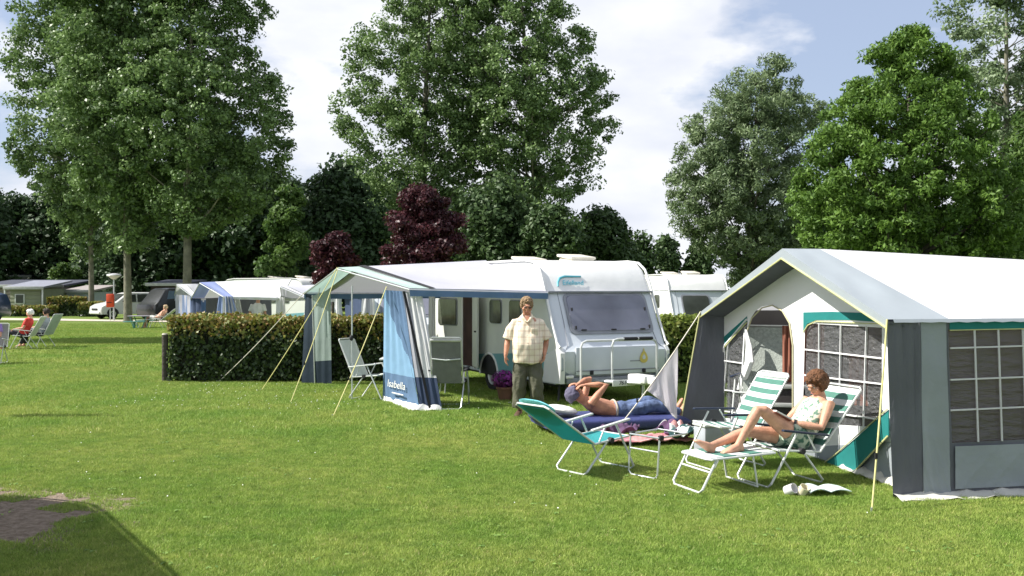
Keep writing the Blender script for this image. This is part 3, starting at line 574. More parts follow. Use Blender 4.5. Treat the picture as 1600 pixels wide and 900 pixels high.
    if rack:
        rk = MB(); y = -.17
        rk.tube([(-.78, -.05, .38), (-.78, y, .42), (-.78, y, .96), (-.75, y, 1.03), (-.68, y, 1.06), (.60, y, 1.06), (.66, y, 1.03), (.69, y, .96), (.69, y, .42), (.69, -.05, .38)], .019, 8)
        rk.tube([(-.22, -.1, .33), (-.22, y-.05, .42), (-.22, y-.05, .98), (-.18, y-.04, 1.06), (-.10, y-.03, 1.08), (.56, y-.03, 1.08), (.63, y-.04, 1.04)], .019, 8)
        r = rk.build('bike_rack', white_tube, root)
        MB().tube([(.02, y-.03, 1.082), (.28, y-.03, 1.082)], .028, 8).build('grip', black_rub, r); MB().tube([(.31, y-.03, 1.082), (.58, y-.03, 1.082)], .028, 8).build('grip', black_rub, r)
    return root
main = caravan('white and silver caravan with a front bike rack behind the standing man', (1.744, 16.56, 0), 26)
# ---------------------------------------------------------------- awnings (pitched canopies)
def strip_(mb, A, B, r=.012): mb.tube([A, B], r, 6)
def canopy(label, E1, E2, O, I1, I2, Rg, roofm, hoodm, valm, hood=.14, strap=True, group=None, name='awning', val=.10, trim2=None):
    org = Vector(((E1.x+E2.x)/2, (E1.y+E2.y)/2, 0)); root = thing(name, label, 'awning', org, 0, group)
    def lp(a, b, t): return a*(1-t)+b*t
    def slope(nm, E, I, a, b, mat, sag=.05, flip=False):
        p0, p1 = lp(E, I, a), lp(E, I, b); q0, q1 = lp(O, Rg, a), lp(O, Rg, b)
        f = lambda u, w: -sag*math.sin(math.pi*u)*math.sin(math.pi*w)*(-1 if flip else 1)+.012*math.sin(u*9+w*2)*math.sin(math.pi*w)+(.022*u*u*math.sin(w*26+u*5)*(1-w)*(sag > .02))
        return MB().patch(p0, p1, q1, q0, 26, 30, f).build(nm, mat, root, off=org, disp='keep')
    up = lambda E, I: ((I-E).cross(O-E)).z < 0
    h = hood
    slope('hood', E1, I1, 0, h, hoodm, .01, up(E1, I1)); slope('hood', E2, I2, 0, h, hoodm, .01, up(E2, I2))
    slope('roof', E1, I1, h, 1, roofm, .07, up(E1, I1)); slope('roof', E2, I2, h, 1, roofm, .07, up(E2, I2))
    if strap:
        s = MB(); a, b = h-.005, h+.04; z = V(0, 0, .012)
        for E, I in ((E1, I1), (E2, I2)): s.patch(lp(E, I, a)+z, lp(E, I, b)+z, lp(O, Rg, b)+z*1.6, lp(O, Rg, a)+z*1.6, 2, 12, lambda u, w: 0)
        s.build('storm_strap', black_rub, root, off=org, disp='keep')
    for E, I in ((E1, I1), (E2, I2)):
        n = 26; mb = MB(); a, b = E, I
        mb.patch(a-V(0, 0, val), b-V(0, 0, val), b, a, n, 2, lambda u, w: .018*math.sin(u*30)*(1-w)); mb.build('valance', valm, root, off=org, disp='keep')
        if trim2:
            mb = MB(); mb.patch(a-V(0, 0, val+.03), b-V(0, 0, val+.03), b-V(0, 0, val*.35), a-V(0, 0, val*.35), n, 1, lambda u, w: .02+.018*math.sin(u*30)*(1-w)); mb.build('valance_band', trim2, root, off=org, disp='keep')
    fr = MB(); dz = V(0, 0, -.03)
    for a, b in ((E1, O), (E2, O), (O, Rg), (E1, I1), (E2, I2), (I1, Rg), (I2, Rg)): fr.tube([a+dz, b+dz], .014, 6)
    fr.build('frame', alu, root, off=org)
    return root, org
E1 = at(640, 450, 15.75); E2 = at(475, 457, 19.9); O = at(527, 418, 17.7); I1 = at(856, 455, 16.5); Rg = V(-.50, 18.85, 2.45); I2 = V(-1.50, 20.8, 1.84)
aw, ao = canopy('pale caravan awning with blue curtain legs and a mint hood', E1, E2, O, I1, I2, Rg, canvas_lav, canvas_mint, canvas_lav, trim2=canvas_mid)
# pleated curtain legs
def curtain(nm, pts_bot, pts_top, mat, root, off, pleat=.02, npl=14, ny=14, mfn=None, tie=None, nx=None):
    nx = nx or npl*3; mb = MB(); B = [Vector(p) for p in pts_bot]; T = [Vector(p) for p in pts_top]
    def al(P, u): u = u*(len(P)-1); i = min(int(u), len(P)-2); return P[i]*(1-(u-i))+P[i+1]*(u-i)
    vs = []
    for j in range(ny+1):
        w = j/ny
        for i in range(nx+1):
            u = i/nx; p = al(B, u)*(1-w)+al(T, u)*w; tn = (al(B, min(1, u+.02))-al(B, max(0, u-.02))); nn = V(-tn.y, tn.x, 0); nn = nn.normalized() if nn.length else V(0, 1, 0)
            if tie:
                k = tie[0]*math.exp(-((w-tie[1])/tie[2])**2); c = al(B, tie[3])*(1-w)+al(T, tie[3])*w; p = p*(1-k)+c*k
            a = pleat*(.5+.6*w)*math.sin(u*npl*6.283+1.1*math.sin(3*w+u*5))
            vs.append(p+nn*a)
    fs = [(j*(nx+1)+i, j*(nx+1)+i+1, (j+1)*(nx+1)+i+1, (j+1)*(nx+1)+i) for j in range(ny) for i in range(nx)]
    mb.add(vs, fs)
    if mfn: mb.m = [mfn((q % nx+.5)/nx, (q//nx+.5)/ny) for q in range(len(fs))]
    mats = mat if isinstance(mat, (list, tuple)) else [mat]
    return mb.build(nm, mats, root, off=off, disp='keep')
Ct = at(628, 455, 15.95); Cb = gr(655, 641); Lt = at(599, 453, 16.4); Lb = gr(598, 626); Rt = at(659, 459, 15.9); Rb = gr(690, 641)
for p in (Cb, Lb, Rb): p.z = .06
curtain('side_curtain', [Lb, Cb], [Lt, Ct], [canvas_blue, canvas_mid], aw, ao, .014, 5, 70, nx=80, mfn=lambda u, w: 1 if (w < .25 or u > 1.05*(1-w)/.75+.06) else 0)
curtain('side_curtain', [Cb, Rb], [Ct, Rt], [canvas_w, canvas_navy, canvas_lav], aw, ao, .016, 4, 24, lambda u, w: 1 if w < .23 or u > .96 else (2 if u < .3 else 0))
fl = MB(); fl.patch(Lb+V(0, 0, -.055), Cb+V(-.1, -.12, -.05), Cb+V(0, 0, .03), Lb+V(0, 0, .03), 10, 2, lambda u, w: .02*math.sin(u*17)); fl.patch(Cb+V(-.1, -.12, -.05), Rb+V(0, -.06, -.05), Rb+V(0, 0, .02), Cb+V(0, 0, .03), 6, 2, lambda u, w: .02*math.sin(u*11)); fl.build('ground_flap', M('white_flap', (.7, .7, .68), .8), aw, off=ao, disp='keep')
dirx = (Cb-Lb).normalized()
text_mesh('brand_lettering', 'Isabella', .17, white_paint, aw, Matrix.Translation(-ao) @ frame_mtx((Lb*.54+Cb*.46)+V(0, 0, .27)+V(dirx.y, -dirx.x, 0)*.05, dirx, (0, 0, 1)) @ Matrix.Scale(1.55, 4, (1, 0, 0)))
q_ = (Lb*.5+Cb*.5)+V(0, 0, .13)+V(dirx.y, -dirx.x, 0)*.05; MB().tube([q_-dirx*.22, q_+dirx*.25], .011, 6).build('brand_underline', white_paint, aw, off=ao)
st = MB(); st.patch(Cb+V(.16, -.06, -.05), Cb+V(.20, -.04, -.05), Ct+V(.06, -.05, 0), Ct+V(.02, -.07, 0), 1, 12); st.build('storm_strap', black_rub, aw, off=ao, disp='keep')
# far leg
F0 = gr(492, 601); F0.z = .03; F1 = F0+V(.36, -.12, 0); F2 = F0+V(-.29, .10, 0); T0 = at(489, 462, 19.7); T1 = at(516, 452, 19.5); T2 = at(477, 458, 19.9)
curtain('side_curtain', [F0, F1], [T0, T1], [canvas_palegrey, canvas_dkteal], aw, ao, .012, 3, 20, lambda u, w: 1 if w < .24 else 0)
curtain('side_curtain', [F2, F0], [T2, T0+V(.0, 0, 0)], [canvas_dkteal], aw, ao, .01, 2, 12)
for qa, qb in ((gr(550, 625), at(550, 446, 17.0)), (gr(492, 601), at(488, 461, 19.72)), (gr(656, 641)+V(0, .08, 0), at(632, 455, 16.0))): MB().tube([qa, qb], .014, 8).build('pole', alu, aw, off=ao)
curtain('side_curtain', [at(668, 597, 20.3), at(681, 597, 20.3)], [at(670, 463, 20.3), at(680, 463, 20.3)], [canvas_w], aw, ao, .015, 2, 10)
MB().ell(at(549, 528, 17.0), (.035, .035, .05)).build('pole_clamp', black_rub, aw, off=ao)
def rope(label, a, b, mat, group, r=.008, peg=True):
    root = thing('guy_rope', label, 'rope', a, 0, group); n = 10; m = [a*(1-i/n)+b*(i/n)-V(0, 0, .05*math.sin(math.pi*i/n)) for i in range(n+1)]
    MB().tube(m, r, 5).build('line', mat, root, off=a)
    if peg: MB().tube([a+V(0, 0, .06)+(a-b).normalized()*.02, a-V(0, 0, .08)], .008, 6).build('peg', alu, root, off=a)
    q = a*.72+b*.28; MB().box(q, (.02, .02, .05)).build('slider', black_rub, root, off=a)
GR = 'guy ropes of the caravan awning'
rope('yellow guy rope ending lowest on the hedge front, leftmost of the awning ropes', gr(340, 598), E2, rope_w, GR)
rope('yellow guy rope second from the left, pegged near the hedge foot', gr(408, 611), O, rope_y, GR)
rope('yellow guy rope pegged straight below the awning peak', gr(454, 630), O+V(.02, 0, 0), rope_y, GR)
rope('pale guy rope running up beside the mint curtain leg', gr(465, 592), at(500, 450, 19.4), rope_w, GR)
rope('yellow guy rope pegged in the lawn left of the blue curtain leg', gr(520, 652), at(604, 448, 16.2), rope_y, GR)
# ---------------------------------------------------------------- big white tent at the right
K = V(3.45, 8.98, 0); U = V(.979, .205, 0).normalized(); VV = V(-.205, .979, 0).normalized(); GL = 4.6
Aw = K+U*.40
def gw(s, z, o=0): return Aw+VV*(GL-s)+V(0, 0, z)-U*o              # gable wall, s from its far end
def wp(px, py):
    d = V((px-800)/FPX, 1, -(py-HY)/FPX); n = U; o = V(0, 0, CH); t = (Aw-o).dot(n)/d.dot(n); p = o+d*t; return (GL-(p-Aw).dot(VV), p.z)
tent = thing('frame_tent', 'big white tent with grey side panels and teal trimmed windows', 'tent', K, 0)
TB = lambda mb, n, m, **k: mb.build(n, m, tent, off=K, **k)
EZ = 1.63; AZ = 2.36; APX = V(3.05, 11.2, AZ); OL = at(1095, 487, 13.55); OR = at(1386, 499, 8.95); TL = 3.7
def eave(p, t): return p+U*t
RE = APX+U*TL-V(0, 0, .13)
# roof
def rs(nm, a, b, c, d, m, sag, nx=18, ny=12): return TB(MB().patch(a, b, c, d, nx, ny, lambda u, w: sag*math.sin(math.pi*u)*math.sin(math.pi*w)+(.013*math.sin(u*23+w*3)+.010*math.sin(u*9-w*14))*math.sin(math.pi*w)*min(1, u*8)*min(1, (1-u)*8)), nm, m, disp='keep')
rz_ = lambda p, z: V(p.x, p.y, z)
hd = .42; ORs = OR; OLs = OL
rs('roof', eave(ORs, hd*1.5), rz_(eave(ORs, TL), EZ-.03), RE, APX+U*hd*1.1, tent_roofm, -.05)
rs('roof', eave(OLs, hd), rz_(eave(OLs, TL), EZ-.03), RE, APX+U*hd*1.1, tent_roofm, .05)
rs('hood', ORs, eave(ORs, hd*1.5), APX+U*hd*1.1, APX, tent_hood, 0, 5, 14); rs('hood', OLs, eave(OLs, hd), APX+U*hd*1.1, APX, tent_hood, 0, 5, 14)
# hood face: hanging band under the edge, in dark grey on the inside
hb = MB(); dn = .075
hb.patch(OLs-V(0, 0, dn), APX-V(0, 0, dn*1.5), APX, OLs, 10, 1); hb.patch(APX-V(0, 0, dn*1.5), ORs-V(0, 0, dn), ORs, APX, 10, 1); TB(hb, 'hood_band', tent_hood, disp='keep')
pp = MB(); e = -U*.01
pp.tube([OLs-V(0, 0, dn)+e, APX-V(0, 0, dn*1.5)+e, ORs-V(0, 0, dn)+e], .011, 6); pp.tube([OLs+e, OLs+(gr(1063, 670)-OLs)*1.0+e], .009, 6); TB(pp, 'yellow_piping', piping_y)
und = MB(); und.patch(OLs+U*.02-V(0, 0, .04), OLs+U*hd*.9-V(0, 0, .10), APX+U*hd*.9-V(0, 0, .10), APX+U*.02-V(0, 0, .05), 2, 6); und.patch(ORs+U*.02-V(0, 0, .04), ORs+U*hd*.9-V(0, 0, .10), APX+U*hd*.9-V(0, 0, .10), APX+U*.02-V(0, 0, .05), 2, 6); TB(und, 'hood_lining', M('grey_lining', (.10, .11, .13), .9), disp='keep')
# wings
wl = MB(); wl.patch(gr(1063, 670), gw(.0, .0)+U*-.0, gw(.0, EZ-.05), OLs, 6, 10, lambda u, w: .015*math.sin(u*9)); TB(wl, 'wing_panel', canvas_slate, disp='keep')
rim = OR; wr0 = K.copy(); curtain('wing_panel', [wr0, K+U*.30+V(0, 0, 0)], [OR-V(0, 0, .02), eave(OR, .36)-V(0, 0, .02)], [canvas_slate], tent, K, .012, 3, 16)
# gable wall with openings
Lw = [wp(*p) for p in ((1111, 651), (1133, 540), (1168, 500), (1166, 570), (1150, 655))]
dW = []
s0, _ = wp(1167, 600); s1, _ = wp(1239, 600); _, ztop = wp(1205, 477); cS = (s0+s1)/2; hw_ = (s1-s0)/2
door = [(s0, .06), (s1, .06), (s1, ztop-.42)]+[(cS+hw_*math.cos(a), ztop-.42+.42*math.sin(a)) for a in [math.pi*k/10 for k in range(1, 10)]]+[(s0, ztop-.42)]
RW = [wp(*p) for p in ((1254, 660), (1378, 668), (1378, 512), (1258, 505))]
outer = [(0, 0), (GL, 0), (GL, EZ-.06), (GL/2-.05, 2.22), (0, EZ-.06)]
wall_ = MB().poly(outer, [Lw, door, RW], lambda s, z: gw(s, z)); wo = TB(wall_, 'front_wall', tent_white, smooth=False)
TB(MB().add([gw(*p, -.02) for p in Lw], [tuple(range(5))]), 'left_window', pvc('tent_window_film', (.23, .235, .24), .40), smooth=False); TB(MB().add([gw(*p, -.02) for p in RW], [tuple(range(4))]), 'right_window', bpy.data.materials['tent_window_film'], smooth=False)
def band(px_pts, nm, mat, o=.012, wdt=.02):
    mb = MB(); P = [gw(*wp(*p), o) for p in px_pts]; mb.tube(P, wdt/2, 4); return TB(mb, nm, mat)
for pts in ([(1258, 546), (1378, 560)], [(1256, 586), (1378, 600)], [(1254, 638), (1378, 656)], [(1280, 505), (1279, 662)], [(1314, 507), (1311, 664)], [(1354, 509), (1349, 667)], [(1113, 640), (1152, 645)], [(1118, 608), (1158, 612)], [(1128, 563), (1163, 568)], [(1138, 532), (1128, 652)]): band(pts, 'window_bar', tent_white, .0, .022)
band([(1111, 652), (1133, 540), (1168, 499)], 'window_edge', tent_white, .01, .03)
tealp = [[(1131, 527), (1168, 494), (1168, 502), (1134, 540)], [(1256, 488), (1300, 487), (1383, 490), (1383, 504), (1330, 500), (1276, 500), (1262, 506), (1256, 520)]]
for q in tealp: TB(MB().add([gw(*wp(*p), .008) for p in q], [tuple(range(len(q)))]), 'teal_border', canvas_teal, smooth=False)
band([(1134, 542), (1168, 504)], 'yellow_piping', piping_y, .014, .014); band([(1257, 519), (1264, 508), (1277, 502), (1383, 506)], 'yellow_piping', piping_y, .014, .014)
q = [(1276, 738), (1312, 712), (1396, 640), (1396, 680), (1368, 710), (1334, 746)]
MBq = MB().add([gw(*wp(*p), .05) for p in q], [tuple(range(6))]); TB(MBq, 'teal_flap', canvas_teal, smooth=False, solid=.01); band([(1334, 747), (1368, 711), (1396, 681)], 'yellow_piping', piping_y, .065, .018); band([(1276, 737), (1312, 711), (1396, 639)], 'yellow_piping', piping_y, .065, .012)
TB(MB().add([gw(*wp(*p), .006) for p in [(1240, 700), (1397, 690), (1397, 762), (1240, 722)]], [(0, 1, 2, 3)]), 'lower_panel', canvas_grey, smooth=False)
# door flap rolled and hanging at the left of the opening
fp_ = [(1171, 515), (1176, 540), (1177, 565), (1168, 590), (1158, 612)]; fb = MB(); rings = []
for i, p in enumerate(fp_):
    c = gw(*wp(*p), .05); r = [.02, .06, .09, .08, .03][i]; rings.append([c+VV*math.cos(2*math.pi*k/8)*r*1.1+U*math.sin(2*math.pi*k/8)*r*.5 for k in range(8)])
TB(fb.loft(rings), 'rolled_door_flap', tent_white)
ed = MB(); ed.tube([gw(*wp(*p), .012) for p in [(1168, 560), (1168, 520), (1176, 497), (1192, 481), (1208, 477), (1224, 486), (1235, 505), (1240, 540), (1240, 640), (1240, 700)]], .009, 6); TB(ed, 'door_zip', M('zip_trim', (.5, .47, .3), .7))
# side wall
def sw(t, z, o=0): return K+U*t+V(0, 0, z)-VV*o
def sp_(px, py):
    d = V((px-800)/FPX, 1, -(py-HY)/FPX); o = V(0, 0, CH); t = (K-o).dot(VV)/d.dot(VV); p = o+d*t; return ((p-K).dot(U), p.z)
wa = sp_(1482, 692); wb = sp_(1482, 507)
win = [(.60, wa[1]), (2.5, wa[1]+.02), (2.5, EZ-.10), (.56, EZ-.10)]
TB(MB().poly([(.30, 0), (.56, 0), (.56, EZ), (.30, EZ)], [], sw), 'side_panel', canvas_grey, smooth=False)
TB(MB().poly([(.56, 0), (TL, 0), (TL, EZ), (.5, EZ)], [win], sw), 'side_wall', canvas_slate, smooth=False)
TB(MB().patch(sw(.62, .07, .02), sw(2.6, .07, .02), sw(2.6, wa[1]-.03, .02), sw(.62, wa[1]-.03, .02), 110, 22, lambda u, w: .0035*max(0, math.sin((u*1.9-w*.45)*19+2*math.sin(u*5)))**3+.0025*math.sin(u*31+w*7)*(1-w)), 'lower_panel', canvas_grey, disp='keep')
TB(MB().add([sw(*p, -.02) for p in win], [(0, 1, 2, 3)]), 'side_window', bpy.data.materials['tent_window_film'], smooth=False)
def sbar(a, b, w=.02, m=None, o=.004): TB(MB().tube([sw(*a, o), sw(*b, o)], w/2, 4), 'window_bar', m or canvas_w)
for x in (.85, 1.10, 1.36, 1.62, 1.88, 2.14, 2.4): sbar((x-.02, EZ-.1), (x+.02, wa[1]))
for z in (.62+.17, 1.07, 1.36): sbar((.58, z), (2.5, z+.03))
TB(MB().poly([(.57, EZ-.10), (2.6, EZ-.08), (2.6, EZ-.03), (.57, EZ-.03)], [], lambda s, z: sw(s, z, .008)), 'teal_border', canvas_teal, smooth=False)
sbar((.57, EZ-.105), (2.6, EZ-.085), .012, piping_y, .012)
cu = MB(); cu.patch(sw(.30, .02, .012), sw(.58, .02, .012), sw(.53, EZ, .012), sw(.27, EZ, .012), 30, 60, lambda u, w: .010*max(0, 1-w*2.6)*max(0, math.sin(u*20+w*38))**2+.004*math.sin(w*9+u*4)); TB(cu, 'corner_panel', canvas_grey, disp='keep')
vb = MB(); vb.patch(sw(-.02, EZ-.03, .05), sw(TL, EZ-.03, .05), sw(TL, EZ+.0, .03), sw(-.02, EZ+.0, .03), 40, 1, lambda u, w: .008*math.sin(u*120)*(1-w)); TB(vb, 'eave_trim', tent_hood, disp='keep')
# ground flaps
gf = MB(); gf.patch(K+V(0, 0, .012)-VV*.16-U*.02, sw(TL, .012, .22), sw(TL, .05), sw(.0, .05), 40, 3, lambda u, w: .012*math.sin(u*57+w*3)+.008*math.sin(u*131)); TB(gf, 'ground_flap', mud, disp='keep')
gf = MB(); gf.patch(gw(GL, .012, .12), gw(GL-1.5, .012, .10), gw(GL-1.5, .07), gw(GL, .07), 24, 3, lambda u, w: .02*math.sin(u*37+w*3)+.012*math.sin(u*91)); TB(gf, 'ground_flap', mud, disp='keep')
# rear and far walls, poles, inner cabin
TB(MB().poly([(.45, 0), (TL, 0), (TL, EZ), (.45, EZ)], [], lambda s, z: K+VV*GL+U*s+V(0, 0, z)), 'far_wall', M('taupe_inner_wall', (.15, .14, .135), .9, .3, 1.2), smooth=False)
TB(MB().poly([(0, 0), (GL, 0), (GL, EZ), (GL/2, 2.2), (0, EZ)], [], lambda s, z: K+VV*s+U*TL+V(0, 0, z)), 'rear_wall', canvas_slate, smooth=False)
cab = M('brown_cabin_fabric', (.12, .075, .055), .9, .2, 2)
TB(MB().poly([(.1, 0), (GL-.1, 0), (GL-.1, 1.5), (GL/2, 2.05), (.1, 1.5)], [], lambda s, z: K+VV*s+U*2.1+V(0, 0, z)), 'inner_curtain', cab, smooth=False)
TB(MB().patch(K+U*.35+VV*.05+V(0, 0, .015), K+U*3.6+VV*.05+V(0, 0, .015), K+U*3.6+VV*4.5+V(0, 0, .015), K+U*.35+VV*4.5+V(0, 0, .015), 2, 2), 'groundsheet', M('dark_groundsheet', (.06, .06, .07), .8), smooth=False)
fr = MB()
for a in (gw(.06, 0, -.05), gw(GL-.06, 0, -.05)): fr.tube([a, a+V(0, 0, EZ-.08)], .014, 8)
fr.tube([gw(.06, EZ-.08, -.05), gw(GL/2, 2.18, -.05), gw(GL-.06, EZ-.08, -.05)], .014, 8); TB(fr, 'frame', alu)
# curtains hanging inside, furniture inside
rust = M('rust_drape', (.26, .10, .065), .9)
for (a_, b_, Y_, z0_, z1_) in ((1222, 1243, 12.3, .55, 1.45), (1252, 1284, 12.6, .3, 1.5), (1326, 1352, 12.0, .5, 1.1)): curtain('inner_drape', [V((a_-800)/FPX*Y_, Y_, z0_), V((b_-800)/FPX*Y_, Y_-.1, z0_)], [V((a_-800)/FPX*Y_, Y_, z1_), V((b_-800)/FPX*Y_, Y_-.1, z1_)], [rust], tent, K, .02, 4)
cb = thing('camp_cupboard', 'dark camping cupboard with pale shelves inside the tent doorway', 'cupboard', V(3.28, 12.05, 0), R(75))
MB().box((0, 0, .38), (.45, .7, .76)).build('carcass', M('dark_cupboard', (.03, .025, .025), .6), cb, bevel=.01)
for z in (.3, .52, .74): MB().box((-.235, 0, z), (.03, .66, .05)).build('shelf', M('pale_shelf', (.42, .43, .42), .6), cb, bevel=.005)
GT = 'guy ropes of the white tent'
rope('pale guy rope from the tent corner carrying the white towel', V(1.27, 12.75, 0), OL, rope_w, GT, .008)
rope('yellow guy rope at the near right corner of the white tent', gr(1362, 800), OR, rope_y, GT, .009)
# towel over the rope
ra, rb = V(1.27, 12.75, 0), OL; d_ = (rb-ra); P = lambda t: ra+d_*t-V(0, 0, .05*math.sin(math.pi*t))
t0 = .40; t1 = .73; tow = MB(); nx, ny = 26, 18; vs = []
A0, A1 = P(t0), P(t1)
hang = [.0, .24, .62, .60, .16]
for j in range(ny+1):
    w = j/ny
    for i in range(nx+1):
        u = i/nx; p = A0*(1-u)+A1*u; hh = np.interp(u, [0, .25, .55, .72, .9, 1], [.03, .30, .66, .80, .86, .62]); q = p-V(0, 0, w*hh)
        q += V(.10*w*(u < .9)*math.sin(math.pi*u), -.03*w, 0)+V(0, 1, 0)*(.06*w*math.sin(u*13+w*2)+.012*w*math.sin(u*37)); vs.append(q)
tow.add(vs, [(j*(nx+1)+i, j*(nx+1)+i+1, (j+1)*(nx+1)+i+1, (j+1)*(nx+1)+i) for j in range(ny) for i in range(nx)])
to = tow.build('towel', M('white_towel', (.86, .84, .86), .9, .03, 4, .3, 60, trans=.68), None, solid=.012); tag(to, 'white towel hanging over the guy rope left of the white tent', 'towel')
# ---------------------------------------------------------------- folding chairs
turq = M('turquoise_fabric', (.07, .46, .48), .7, .08, 8, .15, 60, trans=.5, trcol=(.08, .55, .58)); turq_l = M('pale_turquoise_pad', (.20, .62, .66), .7, .06, 8, .15, 40)
st_g = M('green_stripe', (.07, .19, .15), .8, .1, 10, .2, 60); st_w = M('white_stripe', (.60, .64, .62), .8, .06, 10, .2, 60)
mesh_g = M('grey_mesh_fabric', (.16, .17, .16), .7, .1, 10, .3, 90); cream_f = M('cream_chair_fabric', (.62, .66, .60), .8, .08, 8, .2, 50); navy_arm = M('navy_plastic', (.02, .03, .06), .45)
def recliner(name, label, loc, rzd, seat=.36, ang=35, blen=.75, fab=turq, fab2=None, nst=7, tubem=white_tube, arm=white_tube, pad=None, foot=None, W=.52, headroll=False, arms=True, rake=(-.30, .34), group=None, arm_z=.20, straps=False):
    root = thing(name, label, 'chair', loc, R(rzd), group); h = W/2; a = R(ang); S0 = V(-.22, 0, seat-.02); S1 = V(.26, 0, seat+.02); B1 = S0+V(-math.cos(a), 0, math.sin(a))*blen
    def sheet(nm, p, q, n, off=0, sag=.02, w=h-.02, start=0):
        mb = MB(); d = (q-p); up = V(-d.z, 0, d.x).normalized() if d.x > 0 else V(d.z, 0, -d.x).normalized(); seg = n; per = 3
        for i in range(seg*per):
            rings = []
            for t in (i/(seg*per), (i+1)/(seg*per)):
                c = p+d*t; rings.append([c+V(0, y*w, 0)+up*(-sag*(1-y*y)*math.sin(math.pi*min(max(t, .05), .95))) for y in (-1, -.6, -.2, .2, .6, 1)])
            vs = rings[0]+rings[1]; mb.add(vs, [(k, k+1, k+7, k+6) for k in range(5)], ((i//per)+start) % 2 if fab2 else 0)
        return mb.build(nm, [fab, fab2 or fab], root, solid=.012)
    sheet('backrest', S0, B1, nst, start=0); sheet('seat', S1, S0, max(3, nst-3), start=1)
    fr = MB(); r = .0115
    fr.tube([S1+V(0, h, 0), S0+V(0, h, 0), B1+V(0, h, 0), B1+V(-.02, h-.04, .02), B1+V(-.02, -h+.04, .02), B1+V(0, -h, 0), S0+V(0, -h, 0), S1+V(0, -h, 0)], r, 8); fr.tube([S1+V(.0, -h, 0), S1+V(.0, h, 0)], r, 8)
    fr.build('frame', tubem, root)
    for k, (xb, xt, zt) in enumerate(((rake[0], -.02, seat), (rake[1], .06, seat+arm_z-.02 if arms else seat))):
        o = .015*(1 if k else -1)
        MB().tube([(xt, h+o, zt), (xb, h+o, .05), (xb+.01*(1 if k else -1), h+o-.04, .015), (xb+.01*(1 if k else -1), -h-o+.04, .015), (xb, -h-o, .05), (xt, -h-o, zt)], r, 8).build('leg', tubem, root)
    if arms:
        for s in (-1, 1):
            y = s*(h+.03); b = S0+V(-math.cos(a), 0, math.sin(a))*blen*.28
            am = MB(); am.box((0, 0, 0), (.50, .045, .022), None); 
            p0 = V(max(b.x+.02, -.27), y, max(b.z, seat+arm_z-.06)); p1 = V(.22, y, seat+arm_z+.01); d = p1-p0; rot = Quaternion((0, 1, 0), -math.atan2(d.z, d.x)).to_matrix(); L = d.length+.04
            am = MB().box((0, 0, 0), (L, .045, .022), rot); c = (p0+p1)/2; am.v = [tuple(Vector(v)+c) for v in am.v]; am.build('armrest', arm, root, bevel=.008)
            MB().tube([(-.16, s*h, seat), p0*.6+p1*.4+V(0, -s*.03, -.01)], .009, 6).build('arm_strut', tubem, root)
            MB().tube([(.0, s*h-.02*s, seat), (.0, s*(h+.03), seat)], .03, 10).build('hinge', black_rub, root)
    if pad:
        d = (B1-S0).normalized(); c = B1-d*.05; n = V(d.z, 0, -d.x); mb = MB(); rings = []
        if n.z < 0: n = -n
        for t in [k/10 for k in range(11)]:
            y = (t-.5)*2*(h-.01); rr = 1-abs(t-.5)**4*12; rr = max(rr, .15); rings.append([c+V(0, y, 0)+d*math.cos(q)*.135*rr+n*(.035+math.sin(q)*.03*rr) for q in [2*math.pi*k/10 for k in range(10)]])
        mb.loft(rings).build('head_pad', pad, root)
    if headroll:
        d = (B1-S0).normalized(); c = B1-d*.02; MB().tube([c+V(0, -h+.03, 0), c+V(0, h-.03, 0)], .03, 10, round_=True).build('head_pad', headroll, root)
        if straps:
            p = S0+(B1-S0)*.55; MB().tube([p+V(-.03, -h+.02, 0), p+V(-.05, 0, -.02), p+V(-.03, h-.02, 0)], .01, 6).build('back_strap', st_w, root)
    if foot:
        fx, fz = foot; Fp = V(.30, 0, seat+.01); Fq = V(fx, 0, fz); sheet('footrest', Fq, Fp, 5, start=0, sag=.015)
        fr = MB(); fr.tube([Fp+V(0, h, -.01), Fq+V(0, h, -.01), Fq+V(.03, h-.04, -.01), Fq+V(.03, -h+.04, -.01), Fq+V(0, -h, -.01), Fp+V(0, -h, -.01)], r, 8); fr.build('footrest_frame', tubem, root)
        MB().tube([(fx-.06, h, fz), (fx+.10, h, .05), (fx+.11, h-.04, .015), (fx+.11, -h+.04, .015), (fx+.10, -h, .05), (fx-.06, -h, fz)], r*1.1, 8).build('footrest_leg', tubem, root)
        MB().tube([(fx+.02, h, fz*.62), (fx+.02, -h, fz*.62)], r*.9, 6).build('crossbar', tubem, root)
        MB().tube([(fx-.45, h, fz), (fx-.50, h, .04), (fx-.50, -h, .04), (fx-.45, -h, fz)], r*.9, 6).build('footrest_leg', tubem, root)
    return root
recliner('reclining_chair', 'turquoise reclining garden chair with an oval head pad, lying far back', (.86, 10.42, 0), 38.5, seat=.345, ang=33, blen=.74, fab=turq, pad=turq_l, W=.50, rake=(-.31, .32), arm_z=.19)
wch = recliner('reclining_chair', 'green and white striped reclining chair the woman sits in', (2.69, 9.78, 0), 201, seat=.345, ang=50, blen=.76, fab=st_w, fab2=st_g, nst=11, arm=navy_arm, foot=(1.0, .33), W=.52, rake=(-.26, .36))
recliner('reclining_chair', 'empty green and white striped chair with its back upright before the tent door', (2.32, 10.68, 0), 201, seat=.44, ang=56, blen=.66, fab=st_w, fab2=st_g, nst=11, arm=navy_arm, W=.54, headroll=st_w, arm_z=.14)
recliner('camping_chair', 'tall grey mesh chair seen from behind beside the blue curtain leg', (-1.0, 15.9, 0), 84, seat=.44, ang=78, blen=.72, fab=mesh_g, nst=6, tubem=alu, headroll=M('silver_head_roll', (.5, .5, .5), .6), straps=True, arm=black_rub, W=.50)
